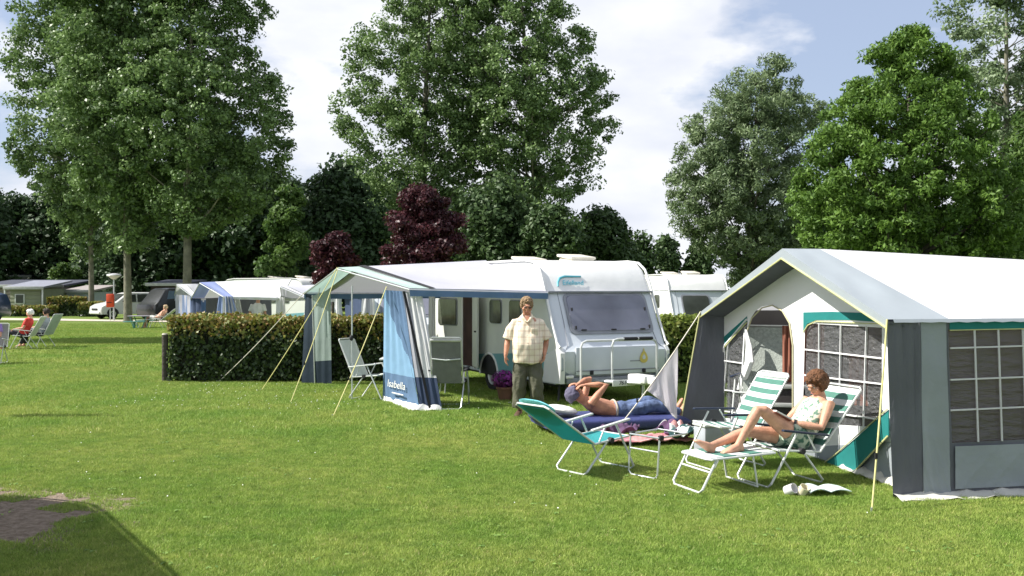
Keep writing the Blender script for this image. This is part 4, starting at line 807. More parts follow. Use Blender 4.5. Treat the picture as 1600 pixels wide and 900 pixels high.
recliner('camping_chair', 'pale chair facing right between the hedge and the blue curtain leg', (-2.42, 17.1, 0), -22, seat=.42, ang=66, blen=.68, fab=cream_f, nst=5, arm=white_tube, W=.50)
gm_ = thing('camping_chair', 'grey mesh chair back standing inside the tent doorway', 'chair', (0, 0, 0)); bpy.data.objects.remove(gm_)
recliner('camping_chair', 'pale grey checked chair back standing inside the tent doorway', (3.12, 12.45, 0), 245, seat=.60, ang=74, blen=.86, fab=M('grey_check_fabric', (.30, .33, .30), .8, .2, 30, .3, 70), W=.58, arm=navy_arm)
# foot stool frame beside the turquoise chair
fs = thing('foot_stool', 'empty metal foot stool frame right of the turquoise chair', 'stool', (1.49, 10.13, 0), R(38.5)); r = .010
t_ = MB(); t_.tube([(-.20, .2, .42), (.22, .2, .43), (.22, -.2, .43), (-.20, -.2, .42), (-.20, .2, .42)], r, 8); t_.build('top_frame', alu, fs)
MB().tube([(-.19, .2, .41), (-.22, .2, .05), (-.22, .16, .015), (-.22, -.16, .015), (-.22, -.2, .05), (-.19, -.2, .41)], r, 8).build('leg', alu, fs); MB().tube([(-.205, .2, .28), (-.205, -.2, .28)], .008, 6).build('crossbar', alu, fs)
for y in (-.2, .2): MB().box((-.17, y, .42), (.06, .04, .05)).build('joint', black_rub, fs, bevel=.01)
# ---------------------------------------------------------------- air bed, pillow, blanket, striped cloth
nb = thing('air_bed', 'navy blue inflated air bed under the sunbathing man', 'air bed', (1.33, 13.5, 0), R(14)); mb = MB(); n = 44; rows = []
for i in range(n+1):
    x = -1.0+2.0*i/n; e = min(1, (1-abs(x)/1.02)*6)**.5 if abs(x) < 1.02 else .05; e = max(e, .15); ring = []
    for k in range(40):
        q = 2*math.pi*k/40; cy, cz = math.cos(q), math.sin(q); sy = math.copysign(abs(cy)**.35, cy); sz = math.copysign(abs(cz)**.6, cz); y = sy*.47*(.9+.1*e)
        rib = .85+.15*abs(math.cos(y*math.pi*5.3)); ring.append(V(x, y, .115+sz*.10*e*(rib if abs(sy) < .93 else 1)))
    rows.append(ring)
mb.loft(rows).build('mattress', M('navy_flocked_vinyl', (.04, .05, .16), .5, .15, 4, .2, 30, spec=.5), nb)
hp = MB(); hp.ell((-.92, 0, .20), (.20, .44, .085)); hp.build('head_bolster', bpy.data.materials['navy_flocked_vinyl'], nb)
MB().tube([(-1.0, -.3, .16), (-1.03, -.3, .16)], .02, 8).build('valve', white_paint, nb)
pw = MB().ell((.66, 13.2, .30), (.22, .20, .06), rz(R(14)) @ ry(R(10)), nu=20, nv=11).build('pillow', M('white_pillow', (.75, .73, .70), .9, .05, 5, .3, 10), None, off=(.66, 13.2, .30)); pw.location = (.66, 13.2, .30); tag(pw, 'white pillow under the head of the sunbathing man', 'pillow')
def cloth(name, label, cat, c, sx, sy, rot, mats, stripes, h=.03, seed=0, axis=0, z=.05):
    mb = MB(); nx, ny = 36, 24; vs = []; Rm = rz(R(rot))
    for j in range(ny+1):
        for i in range(nx+1):
            u, w = i/nx, j/ny; p = Rm @ V((u-.5)*sx+.04*math.sin(w*9+seed), (w-.5)*sy+.05*math.sin(u*7+seed), 0); zz = z+h*(.5+noise.noise(V(p.x*5+seed, p.y*6, seed))+.5*noise.noise(V(p.x*13, p.y*13+seed, 1)))
            vs.append(V(p.x, p.y, max(.03, zz)))
    fs = [(j*(nx+1)+i, j*(nx+1)+i+1, (j+1)*(nx+1)+i+1, (j+1)*(nx+1)+i) for j in range(ny) for i in range(nx)]; mb.add(vs, fs)
    mb.m = [int(((q % nx)/nx if axis == 0 else (q//nx)/ny)*stripes) % len(mats) for q in range(len(fs))]
    o = mb.build(name, mats, None, solid=.012); o.location = c; return tag(o, label, cat)
pinkm = M('pink_blanket', (.55, .27, .26), .95, .25, 9, .3, 20); purm = M('purple_cloth', (.11, .06, .12), .95, .3, 9, .3, 20)
cloth('blanket', 'pink patterned blanket on the grass in front of the air bed', 'blanket', (1.62, 12.2, 0), 1.15, .50, 8, [pinkm, pinkm, pinkm, M('rose_patch', (.42, .16, .2), .95, .3, 9)], 14, .05, 2)
cloth('crumpled_cloth', 'crumpled dark purple cloth lying on the pink blanket', 'cloth', (1.30, 12.45, .04), .5, .3, 20, [purm], 1, .13, 5)
cloth('crumpled_cloth', 'purple and pink garment heaped at the right end of the blanket', 'clothes', (2.05, 12.35, .05), .34, .30, 40, [purm, st_w, pinkm], 6, .16, 8)
cloth('striped_cushion', 'dark green and white striped cushion cloth lying by the tent wing', 'cushion', (2.42, 12.1, .0), .95, .5, 5, [M('dark_green_stripe', (.03, .08, .08), .8), st_w], 12, .14, 11, z=.10)
bx = thing('cool_box', 'small grey box with a white rim behind the empty striped chair', 'box', (2.28, 11.35, 0), R(20)); MB().box((0, 0, .17), (.32, .26, .34)).build('body', M('grey_box_fabric', (.36, .38, .41), .7), bx, bevel=.02); MB().box((0, 0, .355), (.34, .28, .03)).build('rim', white_tube, bx, bevel=.01)
# mugs and magazine
def mug(label, loc, r, rot, mat):
    root = thing('mug', label, 'mug', loc, 0, 'mugs on the grass'); n = 20; mb = MB(); prof = [(.0, 0), (.85, 0), (1, .05), (1, 2.0), (.9, 2.0), (.88, .15), (0, .12)]
    rm = rx(R(rot)) @ ry(R(rot*.6)); rings = [[rm @ V(q[0]*r*math.cos(2*math.pi*k/n)+1e-4*math.cos(k), q[0]*r*math.sin(2*math.pi*k/n), q[1]*r-(r if rot else 0))+V(0, 0, r+.01 if rot else .02) for k in range(n)] for q in prof]
    mb.loft(rings).build('cup', mat, root); MB().tube([rm @ V(r+.035*math.sin(q), 0, r*(1+.7*math.cos(q))-(r if rot else 0))+V(0, 0, r+.01 if rot else .02) for q in [math.pi*k/8 for k in range(9)]], .007, 6).build('handle', mat, root)
mug('white mug lying tipped on the grass, left of the two', (2.56, 9.12, 0), .048, 58, M('white_china', (.78, .76, .78), .25)); mug('cream mug on the grass between the white mug and the magazine', (2.67, 9.10, 0), .045, 30, M('cream_china', (.72, .66, .48), .3))
mg = MB(); nx = 12; vs = []
for j in range(7):
    for i in range(nx+1): u = i/nx; vs.append(V((u-.5)*.40, (j/6-.5)*.26, .045+.035*abs(math.sin(u*math.pi*2))*(1-u*.6)))
mg.add(vs, [(j*(nx+1)+i, j*(nx+1)+i+1, (j+1)*(nx+1)+i+1, (j+1)*(nx+1)+i) for j in range(6) for i in range(nx)]); o = mg.build('magazine', M('pale_magazine_paper', (.62, .72, .68), .5, .25, 12), None, solid=.008); o.location = (2.90, 9.2, 0); o.rotation_euler = (0, 0, R(8)); tag(o, 'open magazine with pale pages lying on the grass by the mugs', 'magazine')
# table, step stool and flower pot at the caravan
tb = thing('camping_table', 'small white table beside the pale chair under the awning', 'table', (-2.0, 17.5, 0)); MB().box((0, 0, .68), (.62, .5, .03)).build('table_top', white_tube, tb, bevel=.01)
for sx in (-1, 1): MB().tube([(sx*.24, -.2, .67), (-sx*.24, -.2, .02), (-sx*.24, .2, .02), (sx*.24, .2, .67)], .012, 6).build('leg', white_tube, tb)
ss = thing('step_stool', 'low black folding stool standing at the caravan door', 'stool', (-1.05, 18.15, 0), R(20)); MB().box((0, 0, .44), (.50, .36, .05)).build('seat', black_rub, ss, bevel=.015)
for sx in (-1, 1):
    for sy in (-1, 1): MB().tube([(sx*.2, sy*.14, .42), (-sx*.16*0+sx*.23, sy*.16, 0)], .012, 6).build('leg', alu, ss)
fpot = thing('flower_pot', 'brown pot of purple flowers behind the standing man', 'flower pot', (-.12, 16.95, 0)); n = 16
MB().loft([[V(r*math.cos(2*math.pi*k/n), r*math.sin(2*math.pi*k/n), z) for k in range(n)] for r, z in ((.10, 0), (.14, .2), (.155, .2), (.155, .235), (.13, .235), (.12, .2))]).build('pot', M('brown_clay', (.20, .10, .06), .8), fpot)
g = rng; q = g.normal(size=(900, 3)); q /= np.linalg.norm(q, axis=1)[:, None]; C = q*(g.random(900)[:, None]**.3)*np.array([.24, .22, .17])+np.array([0, 0, .36]); leaf_mesh('flowers', C, q, .045, leafmat('petunia', (.03, .07, .02), (.30, .03, .30), .3, c3=(.45, .10, .48)), fpot, g.random(900)**.6, .9)
# ---------------------------------------------------------------- people
def basis(F, Up): F = Vector(F).normalized(); S = F.cross(Vector(Up)).normalized(); U2 = S.cross(F); return F, S, U2
def mrot(F, Up): F, S, U2 = basis(F, Up); return Matrix((S, F, U2)).transposed()      # local x=side, y=front, z=up
def hand(mb, W, d, pn, thumbside, curl=35, sc=1.0):
    d = Vector(d).normalized(); pn = Vector(pn); pn = (pn-d*pn.dot(d)).normalized(); ac = d.cross(pn)*thumbside          # across, towards the thumb
    rot = Matrix((ac, pn, d)).transposed(); c = Vector(W)+d*.05*sc; mb.ell(c, (.042*sc, .018*sc, .052*sc), rot)
    for i, (o, L) in enumerate(((.031, .072), (.011, .080), (-.010, .074), (-.030, .058))):
        p = Vector(W)+d*.088*sc+ac*o*sc; dd = d.copy(); pts = [p-d*.02*sc, p]; cc = R(curl*(.8+.12*i))
        for s_ in (.42, .33, .25):
            dd = (Quaternion(d.cross(pn), -cc*.9) @ dd) if False else (dd*math.cos(cc*.7)+pn*math.sin(cc*.7)).normalized() if dd is d else (dd+pn*math.tan(min(cc*.55, 1.2))).normalized()
            p = p+dd*L*s_*sc; pts.append(p)
        mb.tube(pts, [.010*sc, .0098*sc, .0092*sc, .0085*sc, .0075*sc], 8, round_=True)
    p = Vector(W)+d*.028*sc+ac*.034*sc; td = (d*.72+ac*.62+pn*.28).normalized(); mb.tube([p-td*.015, p+td*.03*sc, p+td*.03*sc+(td+d*.4+pn*.3).normalized()*.035*sc], [.013*sc, .0115*sc, .0095*sc], 8, round_=True)
def foot(mb, A, d, up=(0, 0, 1), L=.24):
    d = Vector(d).normalized(); up = Vector(up); up = (up-d*up.dot(d)).normalized(); s = d.cross(up); rings = []
    for t, hh, w in ((-.055, .02, .018), (-.045, .045, .032), (0, .05, .038), (.06, .04, .042), (.12, .028, .046), (.165, .02, .044), (.19, .010, .03)):
        t *= L/.24; c = Vector(A)+d*t-up*(.075-hh); rings.append([c+s*w*math.cos(q)+up*hh*math.sin(q) for q in [2*math.pi*k/12 for k in range(12)]])
    mb.loft(rings)
def head(mb, C, F, Up, sc=1.0):
    m = mrot(F, Up); F, S, U2 = basis(F, Up); C = Vector(C); e = lambda p, r: mb.ell(C+m @ (Vector(p)*sc), tuple(x*sc for x in r), m)
    e((0, -.012, .028), (.074, .094, .088)); e((0, .022, -.035), (.058, .068, .075)); e((0, .048, -.085), (.032, .030, .026)); e((0, .094, -.018), (.013, .018, .026)); e((0, .090, .026), (.05, .016, .012)); e((0, .080, -.055), (.028, .018, .014))
    for s in (-1, 1): e((s*.077, -.005, -.012), (.010, .018, .030)); e((s*.045, .062, -.025), (.024, .024, .022))
def face_parts(root, C, F, Up, off, sc=1.0, browm=None):
    m = mrot(F, Up); C = Vector(C)
    ey = M('eye_white', (.7, .68, .65), .3); ir = M('eye_iris', (.05, .04, .03), .3); lipm = M('lips', (.42, .16, .13), .5)
    for s in (-1, 1):
        e = MB().ell(C+m @ (V(s*.031, .080, .006)*sc), (.014*sc, .010*sc, .008*sc), m).build('eye', ey, root, off=off); MB().ell(C+m @ (V(s*.031, .089, .006)*sc), (.006*sc, .003*sc, .006*sc), m).build('iris', ir, e, off=off)
        MB().ell(C+m @ (V(s*.032, .092, .032)*sc), (.020*sc, .006*sc, .005*sc), m).build('eyebrow', browm or bark_d, root, off=off)
    MB().ell(C+m @ (V(0, .094, -.055)*sc), (.024*sc, .008*sc, .007*sc), m).build('lips', lipm, root, off=off)
def hairblobs(root, C, F, Up, mat, off, r=.022, n=130, thick=.012, low=-.06, sc=1.0, seed=1, curly=1, vox=.007, name='hair'):
    m = mrot(F, Up); C = Vector(C); mb = MB(); rd = random.Random(seed); c0 = 0
    while c0 < n:
        th, ph = math.acos(rd.uniform(-.75, 1)), rd.uniform(0, 2*math.pi); d = V(math.sin(th)*math.cos(ph), math.sin(th)*math.sin(ph), math.cos(th)); p = V(d.x*(.074+thick), -.012+d.y*(.094+thick), .028+d.z*(.088+thick))
        if p.y > .035 and p.z < .075: continue
        if p.z < low: continue
        c0 += 1; q = r*rd.uniform(.7, 1.25); mb.ell(C+m @ (p*sc), (q, q, q*curly), None, nu=8, nv=6)
    mb.ell(C+m @ V(0, -.014, .034)*sc, (.078*sc, .095*sc, .088*sc), m)
    return mb.build(name, mat, root, off=off, remesh=vox, sm=1)
def body(root, J, mat, off, vox=.008, H=1.0, belly=1.0, shirtless=True, hands=None, feet=True, headsc=1.0):
    mb = MB(); P, Ws, Ch, Nk = [Vector(J[k]) for k in ('pelvis', 'waist', 'chest', 'neck')]; Sd = Vector(J['side']).normalized()
    def ring(c, a, b, t): f = t.cross(Sd).normalized(); return [c+Sd*a*math.cos(q)+f*b*math.sin(q) for q in [2*math.pi*k/20 for k in range(20)]]
    pts = [(P-(Ws-P).normalized()*.10, .10, .08), (P-(Ws-P).normalized()*.04, .165, .12), (P, .17, .125), (Ws, .15*(.6+.4*belly), .115*belly), (Ws*.5+Ch*.5, .158*(.7+.3*belly), .118*(.4+.6*belly)), (Ch, .172, .118), (Ch*.45+Nk*.55, .165, .095), (Ch*.15+Nk*.85, .11, .07), (Nk, .06, .058)]
    rg = []
    for i, (c, a, b) in enumerate(pts): t = (pts[min(i+1, 8)][0]-pts[max(i-1, 0)][0]).normalized(); rg.append(ring(c, a*H, b*H, t))
    mb.loft(rg); Hc = Vector(J['head']); mb.tube([Nk-(Hc-Nk).normalized()*.04, Nk+(Hc-Nk)*.75], [.062*H, .054*H], 14, round_=True); head(mb, Hc, J['face'], J['up'], headsc)
    for s in ('l', 'r'):
        sh, el, wr = [Vector(J[k+s]) for k in ('sh', 'el', 'wr')]
        mb.tube([sh+(Ch-sh)*.25, sh, sh*.5+el*.5, el, el*.6+wr*.4, wr], [.055*H, .056*H, .048*H, .038*H, .040*H, .027*H], 12, round_=True)
        if hands: hd_, pn, ts, cu = hands[s]; hand(mb, wr, hd_, pn, ts, cu)
        hp, kn, an = [Vector(J[k+s]) for k in ('hp', 'kn', 'an')]
        mb.tube([hp, hp*.6+kn*.4, kn+(hp-kn)*.08, kn+(an-kn)*.06, kn*.68+an*.32, kn*.3+an*.7, an], [.092*H, .085*H, .060*H, .055*H, .058*H, .042*H, .034*H], 14, round_=True)
        if feet: foot(mb, an, J['ft'+s], J.get('fu'+s, (0, 0, 1)))
    return mb.build('body', mat, root, off=off, remesh=vox, sm=3)
def garment(name, parts, mat, root, off, vox=.011, fold=.008, fs=9, sm=3):
    mb = MB()
    for k, a in parts:
        if k == 'tube': mb.tube(*a, round_=False)
        elif k == 'loft': mb.loft(a)
        elif k == 'ell': mb.ell(*a)
    return mb.build(name, mat, root, off=off, remesh=vox, sm=sm, disp=lambda p: fold*(noise.noise(p*fs)+.6*noise.noise(V(p.x*fs*2.2, p.y*fs*2.2, p.z*fs*1.1))))
def oval(c, a, b, ax=(1, 0, 0), ay=(0, 1, 0), n=24): ax, ay, c = Vector(ax), Vector(ay), Vector(c); return [c+ax*a*math.cos(2*math.pi*k/n)+ay*b*math.sin(2*math.pi*k/n) for k in range(n)]
# --- standing man
mo = V(.235, 14.9, 0); man = thing('person', 'man in a cream short sleeved shirt and olive trousers standing by the caravan', 'person', mo)
Jm = dict(pelvis=mo+V(0, .0, .93), waist=mo+V(0, -.03, 1.08), chest=mo+V(0, 0, 1.32), neck=mo+V(-.01, .0, 1.50), head=mo+V(-.015, -.04, 1.65), face=(.12, -1, -.30), up=(.06, -.1, 1), side=(1, -.08, 0),
    shr=mo+V(-.175, .01, 1.385), elr=mo+V(-.30, .03, 1.14), wrr=mo+V(-.33, -.06, .91), shl=mo+V(.175, .01, 1.385), ell=mo+V(.285, .06, 1.15), wrl=mo+V(.25, -.10, .93),
    hpr=mo+V(-.095, 0, .88), knr=mo+V(-.115, -.02, .48), anr=mo+V(-.115, .03, .08), hpl=mo+V(.095, 0, .88), knl=mo+V(.128, -.07, .48), anl=mo+V(.155, -.01, .08), ftr=(-.25, -1, 0), ftl=(.25, -1, 0))
body(man, Jm, skin_tan, mo, .008, 1.08, 1.2, hands={'r': ((0, -.05, -1), (.9, -.3, 0), -1, 35), 'l': ((-.15, -.2, -1), (-.9, -.3, 0), 1, 45)}, headsc=1.09)
face_parts(man, Jm['head'], Jm['face'], Jm['up'], mo, 1.09); hairblobs(man, Jm['head'], Jm['face'], Jm['up'], M('sandy_grey_hair', (.27, .18, .10), .8, .4, 30, .5, 80), mo, r=.013, n=330, thick=.010, low=-.035, seed=3, vox=.006, sc=1.09)
gl = MB(); m_ = mrot(Jm['face'], Jm['up'])
for s in (-1, 1): gl.ell(Jm['head']+m_ @ V(s*.034, .105, .006), (.022, .004, .011), m_)
gl.build('glasses', M('dark_glasses', (.05, .03, .03), .1), man, off=mo)
c = mo; shirtm, n2, o2 = newmat('cream_check_shirt'); b2 = n2.nodes.new('ShaderNodeBsdfPrincipled'); b2.inputs['Roughness'].default_value = .85; t2 = n2.nodes.new('ShaderNodeTexCoord'); s2 = n2.nodes.new('ShaderNodeSeparateXYZ'); n2.links.new(t2.outputs['Object'], s2.inputs[0])
def _m(op, a, b=0.0):
    q = n2.nodes.new('ShaderNodeMath'); q.operation = op
    for i, w in enumerate((a, b)):
        if isinstance(w, (int, float)): q.inputs[i].default_value = w
        else: n2.links.new(w, q.inputs[i])
    return q.outputs[0]
chk = _m('ADD', _m('GREATER_THAN', _m('SINE', _m('MULTIPLY', s2.outputs[2], 70)), .75), _m('GREATER_THAN', _m('SINE', _m('MULTIPLY', s2.outputs[0], 80)), .8)); mx2 = n2.nodes.new('ShaderNodeMixRGB'); mx2.inputs[1].default_value = (.80, .70, .54, 1); mx2.inputs[2].default_value = (.60, .46, .34, 1)
n2.links.new(_m('MULTIPLY', chk, .6), mx2.inputs[0]); n2.links.new(mx2.outputs[0], b2.inputs['Base Color']); n2.links.new(b2.outputs[0], o2.inputs[0])
T = [oval(c+V(0, -.02, .80), .225, .175), oval(c+V(0, -.035, .95), .225, .185), oval(c+V(0, -.045, 1.08), .225, .185), oval(c+V(0, -.01, 1.28), .225, .150), oval(c+V(0, .0, 1.39), .205, .125), oval(c+V(-.005, .005, 1.465), .135, .095), oval(c+V(-.01, .01, 1.51), .085, .072)]
sh = garment('shirt', [('loft', T)]+[('tube', ([c+V(s*.10, .01, 1.42), c+V(s*.18, .012, 1.395), c+V(s*.245, .02, 1.28), c+V(s*.29, .02, 1.15)], [.065, .078, .084, .088], 16)) for s in (-1, 1)], shirtm, man, mo, .010, .020, 7)
MB().tube([c+V(-.07, -.055, 1.53), c+V(-.085, -.08, 1.50), c+V(-.05, -.13, 1.45), c+V(-.01, -.155, 1.41)], [.012, .02, .022, .008], 8).build('collar', shirtm, sh, off=mo); MB().tube([c+V(.05, -.055, 1.53), c+V(.065, -.08, 1.50), c+V(.035, -.13, 1.45), c+V(-.005, -.155, 1.41)], [.012, .02, .022, .008], 8).build('collar', shirtm, sh, off=mo)
MB().box(c+V(.10, -.158, 1.27), (.10, .012, .11), rx(R(10))).build('chest_pocket', shirtm, sh, off=mo, bevel=.004)
vn = MB().add([c+V(-.045, -.105, 1.50), c+V(.03, -.105, 1.50), c+V(-.008, -.162, 1.385)], [(0, 1, 2)]).build('open_neck', skin_tan, sh, off=mo, solid=.006)
for k in range(5): MB().ell(c+V(-.008, -.185-.025*math.sin(k*.8), 1.33-k*.11), (.007, .004, .007)).build('button', cream_f, sh, off=mo)
tr = M('olive_trousers', (.105, .105, .07), .85, .15, 6, .4, 14)
garment('trousers', [('loft', [oval(c+V(0, -.01, .76), .16, .13), oval(c+V(0, -.01, .86), .205, .165), oval(c+V(0, -.02, .98), .20, .16)])]+[('tube', ([c+V(s*.095, 0, .86), c+V(s*.115, -.02-.03*(s > 0), .62), c+V(s*.128, -.02-.05*(s > 0), .42), c+V(s*.135+.02*(s > 0), .03-.03*(s > 0), .12)], [.115, .112, .102, .096], 16)) for s in (-1, 1)], tr, man, mo, .010, .020, 8)
for s in (-1, 1):
    q = MB(); foot(q, c+V(s*.12+.035*(s > 0), .025-.035*(s > 0), .082), (s*.25, -1, 0), (0, 0, 1), .275); q.build('sandal', M('brown_leather', (.09, .05, .03), .6), man, off=mo)
# --- woman reading in the striped chair
wo_ = V(2.69, 9.78, -.045); woman = thing('person', 'woman with curly brown hair reading a book in the striped chair', 'person', wo_)
f = V(-.934, -.358, 0); sd = V(-.358, .934, 0)       # facing, her right hand side (away from the camera)
def wv(a, s, z): return wo_+f*a+sd*s+V(0, 0, z)
Jw = dict(pelvis=wv(-.12, 0, .49), waist=wv(-.24, 0, .60), chest=wv(-.36, 0, .74), neck=wv(-.42, 0, .875), head=wv(-.385, 0, .995), face=f*1.0+V(0, 0, -.45)-sd*.12, up=(0, 0, 1), side=tuple(sd),
    shr=wv(-.40, .17, .82), elr=wv(-.22, .25, .62), wrr=wv(.02, .10, .66), shl=wv(-.40, -.175, .82), ell=wv(-.24, -.25, .60), wrl=wv(-.01, -.10, .645),
    hpr=wv(-.09, .09, .47), knr=wv(.36, .10, .55), anr=wv(.80, .06, .44), hpl=wv(-.09, -.10, .47), knl=wv(.34, -.06, .80), anl=wv(.56, -.03, .45), ftr=tuple(f*.75+V(0, 0, .55)), ftl=tuple(f*1.0+V(0, 0, -.05)), fur=(f.x*-.5, f.y*-.5, .8), ful=(0, 0, 1))
body(woman, Jw, skin, wo_, .0075, .96, .95, hands={'r': (f+V(0, 0, .15)-sd*.3, (0, 0, 1), -1, 50), 'l': (f+V(0, 0, .2)+sd*.3, (0, 0, 1), 1, 50)}, headsc=.98)
face_parts(woman, Jw['head'], Jw['face'], Jw['up'], wo_, .98)
hairblobs(woman, Jw['head'], Jw['face'], Jw['up'], M('curly_auburn_hair', (.13, .055, .022), .7, .5, 25, .6, 60), wo_, r=.018, n=420, thick=.020, low=-.08, seed=5, vox=.0065)
floral = M('white_floral_fabric', (.66, .66, .52), .85, .0, 5); nn = floral.node_tree; rp = [x for x in nn.nodes if x.type == 'VALTORGB'][0]; zz = [x for x in nn.nodes if x.type == 'TEX_NOISE'][0]; zz.inputs['Scale'].default_value = 24; rp.color_ramp.elements[0].position = .44; rp.color_ramp.elements[1].position = .5; rp.color_ramp.elements[0].color = (.15, .27, .20, 1); rp.color_ramp.elements[1].color = (.70, .68, .56, 1)
fg = sd.cross(V(0, 0, 1)); tw = (Jw['chest']-Jw['pelvis']).normalized(); fx = tw.cross(sd).normalized()
def wr_(c, a, b): return oval(c, a, b, sd, fx)
garment('top', [('loft', [wr_(Jw['pelvis']+tw*.03, .175, .145), wr_(Jw['waist'], .165, .13), wr_(Jw['chest']*.6+Jw['waist']*.4, .172, .135), wr_(Jw['chest']+tw*.03, .175, .13), wr_(Jw['chest']+tw*.10, .135, .095)]), ('tube', ([Jw['chest']+tw*.08+sd*.11, Jw['neck']-tw*.03+sd*.10, Jw['chest']+tw*.08+sd*.11-fx*.05], [.024]*3, 8)), ('tube', ([Jw['chest']+tw*.08-sd*.11, Jw['neck']-tw*.03-sd*.10, Jw['chest']+tw*.08-sd*.11-fx*.05], [.024]*3, 8))], floral, woman, wo_, .01, .006, 12)
gsk = M('green_print_skirt', (.16, .24, .19), .85, .0, 5); rp = [x for x in gsk.node_tree.nodes if x.type == 'VALTORGB'][0]; zz = [x for x in gsk.node_tree.nodes if x.type == 'TEX_NOISE'][0]; zz.inputs['Scale'].default_value = 18; rp.color_ramp.elements[0].position = .45; rp.color_ramp.elements[1].position = .55; rp.color_ramp.elements[0].color = (.06, .14, .10, 1); rp.color_ramp.elements[1].color = (.40, .46, .36, 1)
garment('skirt', [('loft', [wr_(Jw['pelvis']-tw*.10, .18, .15), wr_(Jw['pelvis'], .19, .16), wr_(Jw['waist']-tw*.04, .17, .135)]), ('tube', ([Jw['hpr']-f*.04, Jw['hpr']*.68+Jw['knr']*.32], [.115, .105], 14)), ('tube', ([Jw['hpl']-f*.04, Jw['hpl']*.72+Jw['knl']*.28], [.115, .108], 14))], gsk, woman, wo_, .01, .008, 11)
MB().tube([Jw['wrl']*.9+Jw['ell']*.1-V(0, 0, .0)+(Jw['wrl']-Jw['ell']).normalized()*-.012, Jw['wrl']*.9+Jw['ell']*.1+(Jw['wrl']-Jw['ell']).normalized()*.012], .036, 14).build('wristwatch', black_rub, woman, off=wo_)
bc = wv(.13, 0, .70); bk = thing('book', 'open book with white pages in the hands of the reading woman', 'book', bc); bn = (-f*.45+V(0, 0, .9)).normalized(); bu = sd.cross(bn)
for s in (-1, 1):
    a = sd*s; tilt = bn*.03; MB().patch(bu*-.10, bu*-.10+a*.15+tilt, bu*.10+a*.15+tilt, bu*.10, 6, 4, lambda u, w: .008*math.sin(u*3)).build('page_block', M('book_paper', (.75, .74, .70), .8), bk, solid=.014); MB().patch(bu*-.105-bn*.012, bu*-.105+a*.155+tilt-bn*.012, bu*.105+a*.155+tilt-bn*.012, bu*.105-bn*.012, 2, 2).build('cover', M('book_cover', (.30, .10, .08), .5), bk, solid=.004)
# --- man sunbathing on the air bed
so = V(1.33, 13.42, -.045); sm_ = thing('person', 'shirtless man in jeans and a cap lying on the navy air bed', 'person', so)
h_ = Vector((math.cos(R(14)), math.sin(R(14)), 0)); ls = V(math.sin(R(14)), -math.cos(R(14)), 0)       # towards the feet, towards the camera
def lv(a, s, z): return so+h_*a+ls*s+V(0, 0, z)
Js = dict(pelvis=lv(.16, 0, .30), waist=lv(.00, 0, .32), chest=lv(-.20, 0, .375), neck=lv(-.38, 0, .45), head=lv(-.50, .02, .53), face=(h_.x*.55, h_.y*.55, .75), up=(-h_.x*.8, -h_.y*.8, .55), side=tuple(ls),
    shl=lv(-.33, -.17, .44), ell=lv(-.22, -.22, .74), wrl=lv(-.42, -.10, .66), shr=lv(-.33, .175, .43), elr=lv(-.12, .19, .68), wrr=lv(-.37, .11, .67),
    hpl=lv(.22, -.09, .29), knl=lv(.60, -.10, .40), anl=lv(.98, -.10, .27), hpr=lv(.22, .09, .29), knr=lv(.60, .10, .37), anr=lv(.96, .10, .26), ftl=(h_.x*.3, h_.y*.3, 1), ftr=(h_.x*.3, h_.y*.3, 1), ful=(-h_.x, -h_.y, .3), fur=(-h_.x, -h_.y, .3))
body(sm_, Js, skin_tan, so, .0085, 1.0, 1.0, hands={'l': (-h_+V(0, 0, .1)+ls*.2, (0, 0, -1), 1, 40), 'r': (-h_-V(0, 0, .1)-ls*.1, (0, 0, -1), -1, 45)})
face_parts(sm_, Js['head'], Js['face'], Js['up'], so)
hairblobs(sm_, Js['head'], Js['face'], Js['up'], M('purple_grey_cap', (.11, .10, .155), .85, .15, 20), so, r=.022, n=260, thick=.010, low=-.01, seed=9, vox=.009, name='cap')
jn = M('blue_jeans', (.09, .13, .24), .85, .5, 7, .4, 16)
tl2 = (Js['waist']-Js['pelvis']).normalized()
garment('jeans', [('loft', [oval(lv(.28, 0, .29), .17, .12, ls, (0, 0, 1)), oval(lv(.16, 0, .30), .185, .135, ls, (0, 0, 1)), oval(lv(.03, 0, .315), .165, .125, ls, (0, 0, 1))])]+[('tube', ([Js['hp'+s], Js['kn'+s], Js['an'+s]-(Js['an'+s]-Js['kn'+s])*.02], [.110, .084, .066], 16)) for s in ('l', 'r')], jn, sm_, so, .011, .014, 9)
MB().tube([oval(lv(.045, 0, .315), .170, .130, ls, (0, 0, 1), 24)[k % 24] for k in range(25)], .014, 6).build('belt', M('pale_belt', (.45, .40, .32), .7), sm_, off=so)
